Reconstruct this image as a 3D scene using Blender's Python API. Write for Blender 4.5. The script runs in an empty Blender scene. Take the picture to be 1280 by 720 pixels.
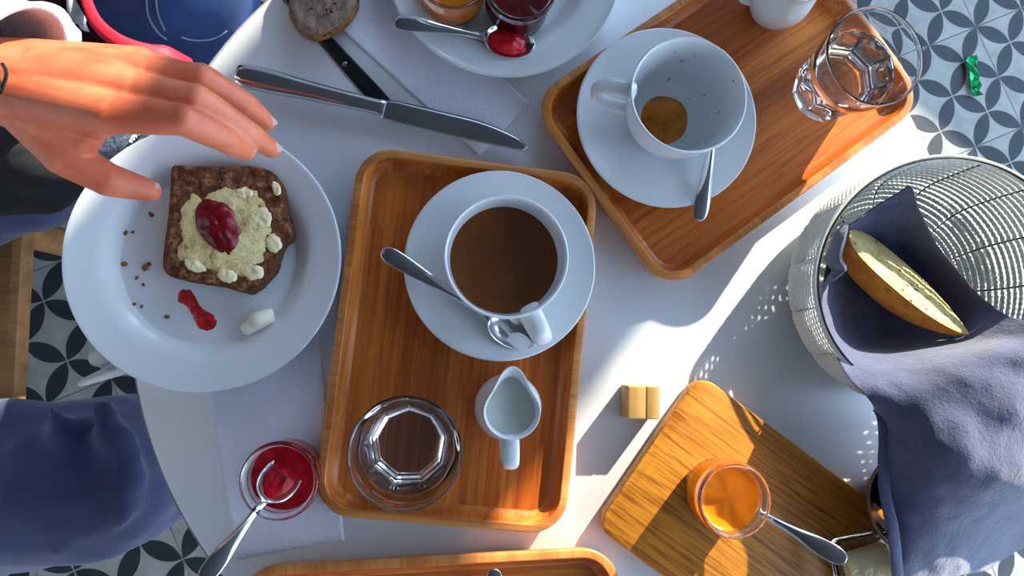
import bpy, math, random
import numpy as np
from mathutils import Vector, Matrix, noise
random.seed(7)
PI = math.pi
SC = bpy.context.scene
COL = SC.collection

# ------------------------------------------------------------------ camera
T = 0.74                                   # table top height
F_PX = 900.0
NAD = Vector((-87.0, 78.0))                # where straight down falls, relative to the frame centre
TH = math.atan(NAD.length / F_PX)
TD = Vector((-NAD.x, NAD.y, 0)).normalized()
AX = Vector((-TD.y, TD.x, 0))
ROT = Matrix.Rotation(TH, 3, AX)
if (ROT @ Vector((0, 0, -1))).dot(TD) < 0:
    ROT = Matrix.Rotation(-TH, 3, AX)
CAM = Vector((0, 0, T + 0.6))
cd = bpy.data.cameras.new('camera')
cd.sensor_width = 36
cd.lens = F_PX / 1280 * 36
cd.clip_start = 0.02
co = bpy.data.objects.new('camera', cd)
co.matrix_world = Matrix.Translation(CAM) @ ROT.to_4x4()
COL.objects.link(co)
SC.camera = co

def W(px, py, z=0.0):
    """world point seen at a pixel, z metres above the table top"""
    d = ROT @ Vector(((px - 640) / F_PX, -(py - 360) / F_PX, -1))
    k = (T + z - CAM.z) / d.z
    return CAM + d * k

# ------------------------------------------------------------------ light
world = bpy.data.worlds.new('sky')
SC.world = world
world.use_nodes = True
wn = world.node_tree.nodes
bgn = wn['Background']
tc = wn.new('ShaderNodeTexCoord')
sep = wn.new('ShaderNodeSeparateXYZ')
rp = wn.new('ShaderNodeValToRGB')
world.node_tree.links.new(tc.outputs['Generated'], sep.inputs[0])
world.node_tree.links.new(sep.outputs['Z'], rp.inputs['Fac'])
world.node_tree.links.new(rp.outputs['Color'], bgn.inputs['Color'])
rp.color_ramp.elements[0].position = 0.0
rp.color_ramp.elements[0].color = (0.64, 0.81, 1.0, 1)
rp.color_ramp.elements[1].position = 0.7
rp.color_ramp.elements[1].color = (0.45, 0.66, 1.0, 1)
bgn.inputs['Strength'].default_value = 6.3

SUN_AZ = math.radians(51.5)
SUN_EL = math.radians(22.5)
su = Vector((math.cos(SUN_AZ) * math.cos(SUN_EL), math.sin(SUN_AZ) * math.cos(SUN_EL), math.sin(SUN_EL)))
sd = bpy.data.lights.new('sun', 'SUN')
sd.energy = 13.0
sd.angle = math.radians(0.6)
sd.color = (1.0, 0.91, 0.72)
so = bpy.data.objects.new('sun', sd)
so.rotation_euler = su.to_track_quat('Z', 'Y').to_euler()
so.location = su * 8
COL.objects.link(so)

SC.view_settings.view_transform = 'Standard'
SC.view_settings.look = 'None'
SC.view_settings.gamma = 1
SC.view_settings.use_curve_mapping = False
SC.view_settings.exposure = 0.0
SC.cycles.max_bounces = 24
SC.cycles.transmission_bounces = 24

# ------------------------------------------------------------------ materials
MATS = {}
class NT:
    def __init__(s, name):
        s.m = bpy.data.materials.new(name)
        s.m.use_nodes = True
        s.t = s.m.node_tree
        s.b = s.t.nodes['Principled BSDF']
    def n(s, typ, **kw):
        x = s.t.nodes.new('ShaderNode' + typ)
        for k, v in kw.items():
            setattr(x, k, v)
        return x
    def l(s, a, b):
        s.t.links.new(a, b)
    def val(s, v, sock):
        if hasattr(v, 'links'):
            s.l(v, sock)
        else:
            sock.default_value = v
    def math(s, op, a, b=0.0, c=0.0):
        x = s.n('Math', operation=op)
        s.val(a, x.inputs[0]); s.val(b, x.inputs[1])
        if op in ('MULTIPLY_ADD', 'WRAP'):
            s.val(c, x.inputs[2])
        return x.outputs[0]
    def coord(s, scale=(1, 1, 1), kind='Object', jitter=False):
        c = s.n('TexCoord').outputs[kind]
        if jitter:
            oi = s.n('ObjectInfo')
            mu = s.n('VectorMath', operation='MULTIPLY_ADD')
            s.l(oi.outputs['Random'], mu.inputs[0])
            mu.inputs[1].default_value = (3.1, 7.3, 1.7)
            s.l(c, mu.inputs[2])
            c = mu.outputs[0]
        mp = s.n('Mapping')
        mp.inputs['Scale'].default_value = scale
        s.l(c, mp.inputs['Vector'])
        return mp.outputs[0]
    def noise(s, vec, scale, detail=4, rough=0.55, dist=0.0):
        x = s.n('TexNoise')
        x.inputs['Scale'].default_value = scale
        x.inputs['Detail'].default_value = detail
        x.inputs['Roughness'].default_value = rough
        x.inputs['Distortion'].default_value = dist
        s.l(vec, x.inputs['Vector'])
        return x.outputs['Fac']
    def ramp(s, fac, stops):
        x = s.n('ValToRGB')
        e = x.color_ramp.elements
        while len(e) < len(stops):
            e.new(0.5)
        for el, (p, c) in zip(e, stops):
            el.position = p
            el.color = tuple(c) + (1,) if len(c) == 3 else c
        s.l(fac, x.inputs['Fac'])
        return x.outputs['Color']
    def mix(s, fac, a, b, mode='MIX'):
        x = s.n('Mix', data_type='RGBA', blend_type=mode)
        s.val(fac, x.inputs[0])
        for v, i in ((a, 6), (b, 7)):
            if hasattr(v, 'links'):
                s.l(v, x.inputs[i])
            else:
                x.inputs[i].default_value = tuple(v) + (1,) if len(v) == 3 else v
        return x.outputs[2]
    def bump(s, h, strength=0.3, dist=0.001):
        x = s.n('Bump')
        x.inputs['Strength'].default_value = strength
        x.inputs['Distance'].default_value = dist
        s.l(h, x.inputs['Height'])
        s.l(x.outputs[0], s.b.inputs['Normal'])
    def set(s, **kw):
        for k, v in kw.items():
            s.val(v, s.b.inputs[k.replace('_', ' ')])
        return s

def srgb(r, g, b):
    f = lambda c: ((c / 255) / 12.92 if c / 255 <= .04045 else ((c / 255 + .055) / 1.055) ** 2.4)
    return (f(r), f(g), f(b))

def plain(name, col, rough=0.5, metal=0.0, var=0.0, vscale=30, bump=0.0, bscale=200, bdist=0.001, **kw):
    k = NT(name)
    k.set(Roughness=rough, Metallic=metal)
    v = k.coord(jitter=True)
    if var:
        f = k.noise(v, vscale, 5)
        a = tuple(max(0, c * (1 - var)) for c in col)
        b = tuple(min(1, c * (1 + var)) for c in col)
        k.l(k.ramp(f, [(0.3, a), (0.7, b)]), k.b.inputs['Base Color'])
    else:
        k.b.inputs['Base Color'].default_value = tuple(col) + (1,)
    if bump:
        k.bump(k.noise(v, bscale, 4), bump, bdist)
    for kk, vv in kw.items():
        k.b.inputs[kk.replace('_', ' ')].default_value = vv
    MATS[name] = k.m
    return k.m

def wood(name, base, dark, light, strip, grain_axis='Y', rough=0.38, line=0.35, gscale=1.0, coat=0.0, strip_mix=0.8, broad=0.55):
    k = NT(name)
    c = k.n('TexCoord').outputs['Object']
    oi = k.n('ObjectInfo')
    sp = k.n('SeparateXYZ'); k.l(c, sp.inputs[0])
    across = sp.outputs['X'] if grain_axis == 'Y' else sp.outputs['Y']
    sc = (1, 0.045, 1) if grain_axis == 'Y' else (0.045, 1, 1)
    v = k.coord(sc, jitter=True)
    f1 = k.noise(v, 240 * gscale, 6, 0.65, 0.3)
    f2 = k.noise(v, 46 * gscale, 3)
    idx = k.math('FLOOR', k.math('ADD', k.math('DIVIDE', across, strip), k.math('MULTIPLY', oi.outputs['Random'], 17)))
    wnz = k.n('TexWhiteNoise', noise_dimensions='1D'); k.l(idx, wnz.inputs['W'])
    col = k.mix(k.math('MULTIPLY', wnz.outputs['Value'], strip_mix), base, light)
    col = k.mix(k.math('MULTIPLY', k.ramp(f2, [(0.42, (0, 0, 0)), (0.68, (1, 1, 1))]), broad), col, dark)
    lines = k.ramp(f1, [(0.46, (0, 0, 0)), (0.62, (1, 1, 1))])
    col = k.mix(k.math('MULTIPLY', lines, line), col, dark)
    k.set(Base_Color=col, Roughness=rough)
    k.b.inputs['Coat Weight'].default_value = coat
    k.b.inputs['Coat Roughness'].default_value = 0.2
    k.bump(f1, 0.12, 0.0006)
    MATS[name] = k.m
    return k.m

M_CER = plain('white_ceramic', (0.76, 0.80, 0.83), 0.13, Coat_Weight=0.3)
M_BAMBOO = wood('bamboo', srgb(206, 106, 34), srgb(134, 52, 8), srgb(234, 142, 58), 0.013, 'Y', line=0.5)
M_RIM = wood('bamboo_rim', srgb(202, 124, 58), srgb(146, 76, 26), srgb(222, 150, 82), 0.02, 'X', line=0.4, strip_mix=1.0)
M_OAK = wood('oak_board', srgb(196, 126, 36), srgb(112, 54, 8), srgb(206, 138, 46), 0.05, 'Y', 0.4, 0.75, 1.5, broad=0.2)
M_BEECH = wood('beech_block', srgb(186, 146, 82), srgb(140, 100, 50), srgb(200, 165, 100), 0.02, 'Y', 0.5, 0.3)
M_SEAT = wood('chair_wood', srgb(170, 118, 70), srgb(120, 76, 40), srgb(190, 140, 90), 0.08, 'X', 0.5, 0.35)
M_STEEL = plain('polished_steel', (0.62, 0.62, 0.64), 0.14, 1.0, 0.06, 60)
M_BLADE = plain('brushed_blade', (0.42, 0.42, 0.44), 0.26, 1.0, 0.18, 25, 0.15, 120)
M_DARKSTEEL = plain('dark_steel', (0.10, 0.10, 0.11), 0.3, 1.0)
M_TABLE = plain('white_laminate', (0.77, 0.82, 0.87), 0.32, 0, 0.015, 8)
M_TABLEEDGE = plain('grey_table_edge', (0.32, 0.32, 0.36), 0.5)
M_IRON = plain('cast_iron', (0.03, 0.03, 0.035), 0.5, 0.6)
M_GLASS = plain('clear_glass', (1, 1, 1), 0.0, 0, Transmission_Weight=1.0, IOR=1.47)
M_WATER = plain('water', (1, 1, 1), 0.0, 0, Transmission_Weight=1.0, IOR=1.33)
M_REDJAM = plain('red_jam', (0.60, 0.006, 0.018), 0.3, 0, 0.45, 90, 0.4, 130, 0.002, Specular_IOR_Level=0.25, Coat_Weight=0.12, Coat_Roughness=0.05)
M_JAMDARK = plain('cherry_jam', (0.17, 0.003, 0.006), 0.3, 0, 0.5, 110, 0.5, 150, 0.002, Specular_IOR_Level=0.25, Coat_Weight=0.15, Coat_Roughness=0.04)
M_DARKJAM = plain('dark_berry_jam', (0.12, 0.004, 0.008), 0.10, 0, 0.4, 90, 0.5, 130, 0.002, Coat_Weight=0.6, Coat_Roughness=0.05)
M_ORANGEJAM = plain('apricot_jam', (0.98, 0.25, 0.004), 0.1, 0, 0.15, 40, 0.2, 80, 0.002, Subsurface_Weight=0.7, Subsurface_Radius=(0.02, 0.006, 0.001), Coat_Weight=0.5, Coat_Roughness=0.05)
M_BUTTER = plain('butter', srgb(236, 222, 168), 0.35, 0, 0.1, 120, 0.8, 160, 0.003, Subsurface_Weight=0.15)
M_MILK = plain('milk', (0.80, 0.80, 0.70), 0.2, Subsurface_Weight=0.1)
M_NAPKIN = None
M_JEANS = plain('navy_trousers', srgb(48, 60, 104), 0.9, 0, 0.22, 14, 0.3, 900, 0.0006, Sheen_Weight=0.3)
M_DENIM = plain('blue_denim', srgb(34, 60, 108), 0.9, 0, 0.35, 18, 0.4, 800, 0.0006)
M_STITCH = plain('pale_stitching', srgb(120, 140, 170), 0.8)
M_BLACKCLOTH = plain('black_cloth', (0.016, 0.016, 0.02), 0.95, 0, 0.3, 20)
M_RED = plain('red_fabric', srgb(225, 22, 52), 0.6, 0, 0.1, 30)
M_MAROON = plain('maroon_fabric', srgb(64, 14, 26), 0.8, 0, 0.3, 30)
M_GREYKNIT = plain('pale_grey_knit', srgb(176, 182, 190), 0.95, 0, 0.12, 60, 0.7, 700, 0.0015)
M_BLUEKNIT = plain('blue_grey_knit', srgb(110, 122, 150), 0.95, 0, 0.5, 90, 0.8, 300, 0.002)
M_CORD = plain('pale_paper_cord', srgb(226, 228, 222), 0.85, 0, 0.1, 300)
M_WIRE = plain('black_wire', (0.02, 0.02, 0.03), 0.5, 0.3)
M_TERRA = plain('terracotta', srgb(150, 98, 76), 0.5, 0, 0.1, 40)
M_BLACK = plain('black_glaze', (0.01, 0.01, 0.012), 0.25)
M_GREENSHEET = plain('green_metallic', (0.02, 0.45, 0.14), 0.25, 0.6)
M_SHOE = plain('dark_shoe', (0.04, 0.04, 0.05), 0.5)
M_HAIR = plain('brown_hair', (0.05, 0.025, 0.012), 0.6, 0, 0.4, 80)
M_WALL = plain('plaster', (0.54, 0.57, 0.62), 0.9, 0, 0.05, 6)
M_CEIL = plain('dark_ceiling', (0.08, 0.08, 0.085), 0.9, 0, 0.08, 3)
M_FRAME = plain('window_frame', (0.10, 0.10, 0.11), 0.4)

def skin_mat():
    k = NT('skin')
    v = k.coord()
    f = k.noise(v, 40, 4)
    k.l(k.ramp(f, [(0.3, srgb(198, 94, 62)), (0.7, srgb(224, 128, 92))]), k.b.inputs['Base Color'])
    k.set(Roughness=0.45, Subsurface_Weight=0.25)
    k.b.inputs['Subsurface Radius'].default_value = (0.012, 0.004, 0.002)
    k.b.inputs['Subsurface Scale'].default_value = 0.6
    k.bump(k.noise(v, 420, 5, 0.7), 0.25, 0.0008)
    return k.m
M_SKIN = skin_mat()
M_NAIL = plain('fingernail', srgb(214, 160, 150), 0.2)

def coffee_mat():
    k = NT('milky_coffee')
    v = k.coord()
    f = k.noise(v, 16, 4, 0.5, 0.4)
    k.l(k.ramp(f, [(0.2, srgb(92, 50, 20)), (0.7, srgb(124, 72, 36)), (0.9, srgb(140, 86, 48))]), k.b.inputs['Base Color'])
    k.set(Roughness=0.12)
    return k.m
M_COFFEE = coffee_mat()
M_DREGS = plain('coffee_dregs', srgb(204, 116, 24), 0.12, 0, 0.45, 70)

def stain_mat():
    """white ceramic with a thin wandering brown tide line on one side, as the empty cup has"""
    k = NT('stained_ceramic')
    c = k.n('TexCoord').outputs['Object']
    n1 = k.noise(c, 32, 6, 0.62)
    n2 = k.noise(c, 38, 2, 0.5)
    band = k.math('LESS_THAN', k.math('ABSOLUTE', k.math('SUBTRACT', n1, 0.5)), 0.008)
    sp = k.n('SeparateXYZ'); k.l(c, sp.inputs[0])
    side = k.math('ADD', sp.outputs['X'], k.math('MULTIPLY', sp.outputs['Y'], 0.6))
    side = k.math('LESS_THAN', side, -0.006)
    low = k.math('LESS_THAN', sp.outputs['Z'], 0.060)
    r = k.n('VectorMath', operation='LENGTH')
    cx = k.n('CombineXYZ'); k.l(sp.outputs['X'], cx.inputs[0]); k.l(sp.outputs['Y'], cx.inputs[1])
    k.l(cx.outputs[0], r.inputs[0])
    patch = k.math('GREATER_THAN', n2, 0.57)
    m = k.math('MULTIPLY', k.math('MULTIPLY', band, side), k.math('MULTIPLY', low, patch))
    col = k.mix(k.math('MULTIPLY', m, 0.75), (0.74, 0.78, 0.80), (0.09, 0.06, 0.035))
    k.set(Base_Color=col, Roughness=0.14)
    return k.m
M_STAINED = stain_mat()

def bread_mat(name, stops, scale, pores, pore_col, bump=0.9, rough=0.9, dist=0.004):
    k = NT(name)
    v = k.coord(jitter=True)
    f = k.noise(v, scale, 6, 0.7)
    col = k.ramp(f, stops)
    vo = k.n('TexVoronoi'); vo.inputs['Scale'].default_value = pores
    k.l(v, vo.inputs['Vector'])
    p = k.ramp(vo.outputs['Distance'], [(0.12, (1, 1, 1)), (0.3, (0, 0, 0))])
    sel = k.math('GREATER_THAN', k.noise(v, pores * 0.35, 2), 0.52)
    pm = k.math('MULTIPLY', p, sel)
    col = k.mix(pm, col, pore_col)
    k.set(Base_Color=col, Roughness=rough)
    k.bump(k.math('SUBTRACT', f, pm), bump, dist)
    return k.m
M_RYE = bread_mat('rye_crumb', [(0.32, srgb(58, 26, 10)), (0.5, srgb(118, 62, 28)), (0.70, srgb(196, 142, 96))], 130, 240, srgb(50, 24, 12), 1.0, 0.9)
M_RYECRUST = bread_mat('rye_crust', [(0.3, srgb(46, 22, 10)), (0.7, srgb(120, 66, 26))], 120, 200, srgb(40, 20, 8))
M_GREYCRUMB = bread_mat('country_crumb', [(0.3, srgb(92, 72, 60)), (0.55, srgb(146, 122, 106)), (0.75, srgb(176, 152, 134))], 110, 150, srgb(52, 34, 24), 1.0)
M_BROWNCRUST = bread_mat('brown_crust', [(0.3, srgb(88, 52, 22)), (0.7, srgb(176, 122, 62))], 110, 180, srgb(70, 40, 18))
M_WHITECRUMB = bread_mat('baguette_crumb', [(0.3, srgb(216, 180, 104)), (0.6, srgb(250, 226, 158))], 120, 170, srgb(180, 146, 84), 0.8)
M_GOLDCRUST = bread_mat('baguette_crust', [(0.3, srgb(186, 98, 22)), (0.7, srgb(236, 156, 56))], 60, 90, srgb(190, 120, 50), 0.5)
def butter_spread_mat():
    k = NT('butter_spread')
    v = k.coord()
    f = k.noise(v, 130, 6, 0.7)
    big = k.noise(v, 46, 3)
    sp = k.n('SeparateXYZ'); k.l(v, sp.inputs[0])
    h = k.math('ADD', k.math('MULTIPLY', f, 0.6), k.math('MULTIPLY', big, 0.5))
    col = k.ramp(h, [(0.40, srgb(130, 84, 44)), (0.47, srgb(226, 196, 126)), (0.60, srgb(255, 236, 170))])
    k.set(Base_Color=col, Roughness=0.42)
    k.bump(f, 1.0, 0.004)
    return k.m
M_SPREAD = butter_spread_mat()
M_SMEAR = plain('jam_smear', srgb(190, 40, 44), 0.25, 0, 0.5, 160)
M_CURD = plain('white_butter', srgb(250, 234, 186), 0.4, 0, 0.06, 120, 0.6, 200, 0.002)

def paper_mat(name, col, emboss=True):
    k = NT(name)
    v = k.coord()
    sp = k.n('SeparateXYZ'); k.l(v, sp.inputs[0])
    # embossed chevrons
    zig = k.math('ABSOLUTE', k.math('SUBTRACT', k.math('FRACT', k.math('MULTIPLY', sp.outputs['X'], 55)), 0.5))
    s = k.math('SINE', k.math('MULTIPLY', k.math('ADD', k.math('MULTIPLY', sp.outputs['Y'], 55), zig), 38))
    nz = k.noise(v, 90, 5, 0.6, 1.0)
    h = k.math('ADD', k.math('MULTIPLY', s, 0.06 if emboss else 0.0), nz)
    k.set(Roughness=0.95)
    k.b.inputs['Base Color'].default_value = tuple(col) + (1,)
    k.bump(h, 0.55, 0.002)
    return k.m
M_NAPKIN = paper_mat('white_paper_napkin', (0.80, 0.82, 0.92))

def cloth_mat(name, col):
    k = NT(name)
    v = k.coord()
    big = k.noise(v, 26, 5, 0.6)
    fine = k.noise(v, 700, 3, 0.7)
    a = tuple(c * 0.75 for c in col)
    b = tuple(min(1, c * 1.25) for c in col)
    c1 = k.ramp(big, [(0.3, a), (0.7, b)])
    k.l(k.mix(k.math('MULTIPLY', k.ramp(fine, [(0.55, (0, 0, 0)), (0.75, (1, 1, 1))]), 0.35), c1, tuple(min(1, c * 2.2 + .02) for c in col)), k.b.inputs['Base Color'])
    k.set(Roughness=0.95)
    k.b.inputs['Sheen Weight'].default_value = 0.4
    k.bump(k.math('ADD', k.math('MULTIPLY', big, 3.0), k.math('MULTIPLY', fine, 0.4)), 0.5, 0.003)
    return k.m
M_CLOTH = cloth_mat('slate_blue_cloth', srgb(74, 80, 112))

def tile_mat(size):
    k = NT('petal_tile')
    c = k.n('TexCoord').outputs['Object']
    sp = k.n('SeparateXYZ'); k.l(c, sp.inputs[0])
    x = k.math('ADD', k.math('DIVIDE', sp.outputs['X'], size), 0.5)
    y = k.math('ADD', k.math('DIVIDE', sp.outputs['Y'], size), 0.5)
    a = k.math('MULTIPLY', k.math('ADD', x, y), 2.0)
    b = k.math('MULTIPLY', k.math('SUBTRACT', x, y), 2.0)
    fa = k.math('ABSOLUTE', k.math('SUBTRACT', k.math('FRACT', k.math('ADD', a, 40)), 0.5))
    fb = k.math('ABSOLUTE', k.math('SUBTRACT', k.math('FRACT', k.math('ADD', b, 40)), 0.5))
    mx = k.math('SUBTRACT', 1.0, k.math('MAXIMUM', fa, fb))
    mn = k.math('MINIMUM', fa, fb)
    d = k.math('ADD', k.math('MULTIPLY', mx, mx), k.math('MULTIPLY', mn, mn))
    petal = k.ramp(d, [(0.475, (1, 1, 1)), (0.49, (0, 0, 0))])
    nz = k.noise(c, 24, 5, 0.6)
    lt = k.ramp(nz, [(0.3, srgb(146, 146, 138)), (0.7, srgb(176, 176, 168))])
    dk = k.ramp(nz, [(0.3, srgb(28, 34, 40)), (0.7, srgb(46, 54, 60))])
    k.set(Base_Color=k.mix(petal, lt, dk), Roughness=0.55)
    return k.m

# ------------------------------------------------------------------ mesh helpers
def mk(name, verts, faces, mat, parent=None, loc=(0, 0, 0), rot=(0, 0, 0), smooth=True, angle=40, sub=0, solid=0, soff=0):
    me = bpy.data.meshes.new(name)
    me.from_pydata([tuple(v) for v in verts], [], faces)
    me.validate()
    me.update()
    if smooth:
        me.polygons.foreach_set('use_smooth', [True] * len(me.polygons))
        if angle:
            me.set_sharp_from_angle(angle=math.radians(angle))
    if mat:
        me.materials.append(mat)
    o = bpy.data.objects.new(name, me)
    COL.objects.link(o)
    o.location = loc
    o.rotation_euler = rot
    if parent is not None:
        o.parent = parent
    if solid:
        md = o.modifiers.new('solid', 'SOLIDIFY'); md.thickness = solid; md.offset = soff
    if sub:
        md = o.modifiers.new('sub', 'SUBSURF'); md.levels = sub; md.render_levels = sub
    return o

def tag(o, label=None, cat=None, group=None, kind=None):
    for k, v in (('label', label), ('category', cat), ('group', group), ('kind', kind)):
        if v:
            o[k] = v
    return o

def thing(name, label, cat, loc=(0, 0, 0), rz=0.0, group=None):
    o = bpy.data.objects.new(name, None)
    o.empty_display_size = 0.02
    COL.objects.link(o)
    o.location = loc
    o.rotation_euler = (0, 0, rz)
    return tag(o, label, cat, group)

def lathe(prof, seg=64, close=False):
    """profile of (r, z); r=0 ends become poles"""
    V, Fc, rings = [], [], []
    for r, z in prof:
        if r < 1e-7:
            rings.append([len(V)]); V.append((0, 0, z))
        else:
            rings.append(list(range(len(V), len(V) + seg)))
            V += [(r * math.cos(2 * PI * i / seg), r * math.sin(2 * PI * i / seg), z) for i in range(seg)]
    n = len(rings)
    for k in range(n if close else n - 1):
        a, b = rings[k], rings[(k + 1) % n]
        for i in range(seg):
            j = (i + 1) % seg
            if len(a) == 1 and len(b) == 1:
                continue
            if len(a) == 1:
                Fc.append((a[0], b[j], b[i]))
            elif len(b) == 1:
                Fc.append((a[i], a[j], b[0]))
            else:
                Fc.append((a[i], a[j], b[j], b[i]))
    return V, Fc

def smooth_prof(pts, n=6):
    """Catmull-Rom through profile points"""
    out = []
    P = [Vector((*p, 0)) if len(p) == 2 else Vector(p) for p in pts]
    for i in range(len(P) - 1):
        p0, p1, p2, p3 = P[max(i - 1, 0)], P[i], P[i + 1], P[min(i + 2, len(P) - 1)]
        for k in range(n):
            t = k / n
            q = 0.5 * ((2 * p1) + (p2 - p0) * t + (2 * p0 - 5 * p1 + 4 * p2 - p3) * t * t + (3 * p1 - p0 - 3 * p2 + p3) * t ** 3)
            out.append(q)
    out.append(P[-1])
    return out

def sp2(pts, n=5):
    return [(max(q.x, 0), q.y) for q in smooth_prof(pts, n)]

def loft(rings, cap0=True, cap1=True, closed=True):
    V, Fc = [], []
    n = len(rings[0])
    for r in rings:
        V += [tuple(p) for p in r]
    for k in range(len(rings) - 1):
        for i in range(n if closed else n - 1):
            j = (i + 1) % n
            Fc.append((k * n + i, k * n + j, (k + 1) * n + j, (k + 1) * n + i))
    if closed and cap0:
        Fc.append(tuple(range(n - 1, -1, -1)))
    if closed and cap1:
        Fc.append(tuple((len(rings) - 1) * n + i for i in range(n)))
    return V, Fc

def tube(path, w, t, seg=12, up=(0, 0, 1), dense=5):
    """elliptic tube along a path; w, t are lists (or numbers) of half width / half thickness"""
    m = len(path)
    w = [w] * m if not hasattr(w, '__len__') else w
    t = [t] * m if not hasattr(t, '__len__') else t
    P = smooth_prof([tuple(p) for p in path], dense)
    ww = [q.x for q in smooth_prof([(a, b, 0) for a, b in zip(w, t)], dense)]
    tt = [q.y for q in smooth_prof([(a, b, 0) for a, b in zip(w, t)], dense)]
    rings = []
    side0 = None
    for i, p in enumerate(P):
        d = (P[min(i + 1, len(P) - 1)] - P[max(i - 1, 0)]).normalized()
        s = Vector(up).cross(d)
        if s.length < 1e-3:
            s = side0 or Vector((1, 0, 0)).cross(d)
        s.normalize()
        if side0 is not None and s.dot(side0) < 0:
            s = -s
        side0 = s
        u = d.cross(s).normalized()
        rings.append([p + s * (max(ww[i], 1e-5) * math.cos(2 * PI * k / seg)) + u * (max(tt[i], 1e-5) * math.sin(2 * PI * k / seg)) for k in range(seg)])
    return loft(rings)

def merge(*parts):
    V, Fc = [], []
    for v, f in parts:
        o = len(V)
        V += [tuple(p) for p in v]
        Fc += [tuple(i + o for i in q) for q in f]
    return V, Fc

def xf(vf, M):
    return [tuple(M @ Vector(v)) for v in vf[0]], vf[1]

def box(x0, x1, y0, y1, z0, z1, b=0.0):
    if b <= 0:
        V = [(x, y, z) for z in (z0, z1) for x, y in ((x0, y0), (x1, y0), (x1, y1), (x0, y1))]
        return V, [(3, 2, 1, 0), (4, 5, 6, 7), (0, 1, 5, 4), (1, 2, 6, 5), (2, 3, 7, 6), (3, 0, 4, 7)]
    cx, cy = (x0 + x1) / 2, (y0 + y1) / 2
    R = lambda ins, z: [(x, y, z) for x, y in rrect(x1 - x0 - 2 * ins, y1 - y0 - 2 * ins, max(b - ins, 1e-4), 3)]
    rings = [R(b, z0), R(0, z0 + b), R(0, z1 - b), R(b * .3, z1 - b * .3), R(b, z1)]
    v, f = loft(rings)
    return [(p[0] + cx, p[1] + cy, p[2]) for p in v], f

def rrect(w, h, r, n=8):
    out = []
    for cx, cy, a0 in ((w / 2 - r, h / 2 - r, 0), (-w / 2 + r, h / 2 - r, PI / 2), (-w / 2 + r, -h / 2 + r, PI), (w / 2 - r, -h / 2 + r, 1.5 * PI)):
        for i in range(n + 1):
            a = a0 + PI / 2 * i / n
            out.append((cx + r * math.cos(a), cy + r * math.sin(a)))
    return out

def nz(p, s, seed=0.0):
    return noise.noise(Vector((p[0] * s + seed, p[1] * s - seed * 1.7, (p[2] if len(p) > 2 else 0) * s + seed * .6)))

def splat(radii, H, nr=12, nt=56, amp=0.0, nscale=120, edge=2.0, seed=1.0, rough=0.0):
    """low mound with a wandering outline; radii = control radii round the circle"""
    m = len(radii)
    def R(a):
        u = a / (2 * PI) * m
        i = int(u); f = u - i
        f = f * f * (3 - 2 * f)
        return radii[i % m] * (1 - f) + radii[(i + 1) % m] * f
    V, Fc = [(0, 0, H)], []
    for k in range(1, nr + 1):
        for i in range(nt):
            a = 2 * PI * i / nt
            q = k / nr
            rr = R(a) * (1 + rough * noise.noise(Vector((math.cos(a) * 3 + seed, math.sin(a) * 3, seed))))
            x, y = rr * q * math.cos(a), rr * q * math.sin(a)
            z = H * (1 - q ** edge) + (amp * nz((x, y), nscale, seed) * (1 - q ** 4) if k < nr else 0)
            V.append((x, y, max(z, 0) if k < nr else -0.0005))
    for i in range(nt):
        Fc.append((0, 1 + i, 1 + (i + 1) % nt))
    for k in range(nr - 1):
        for i in range(nt):
            a, b = 1 + k * nt + i, 1 + k * nt + (i + 1) % nt
            Fc.append((a, a + nt, b + nt, b))
    return V, Fc

def resample(pts, n, closed=True):
    """n points on a smooth closed curve through pts (2-D)"""
    m = len(pts)
    dense = []
    for i in range(m):
        p0, p1, p2, p3 = (Vector(pts[(i + k) % m]) for k in (-1, 0, 1, 2))
        for k in range(16):
            t = k / 16
            dense.append(0.5 * ((2 * p1) + (p2 - p0) * t + (2 * p0 - 5 * p1 + 4 * p2 - p3) * t * t + (3 * p1 - p0 - 3 * p2 + p3) * t ** 3))
    L = [0]
    for i in range(len(dense)):
        L.append(L[-1] + (dense[(i + 1) % len(dense)] - dense[i]).length)
    out = []
    j = 0
    for i in range(n):
        s = L[-1] * i / n
        while L[j + 1] < s:
            j += 1
        f = (s - L[j]) / max(L[j + 1] - L[j], 1e-9)
        out.append(dense[j % len(dense)].lerp(dense[(j + 1) % len(dense)], f))
    return out

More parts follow.
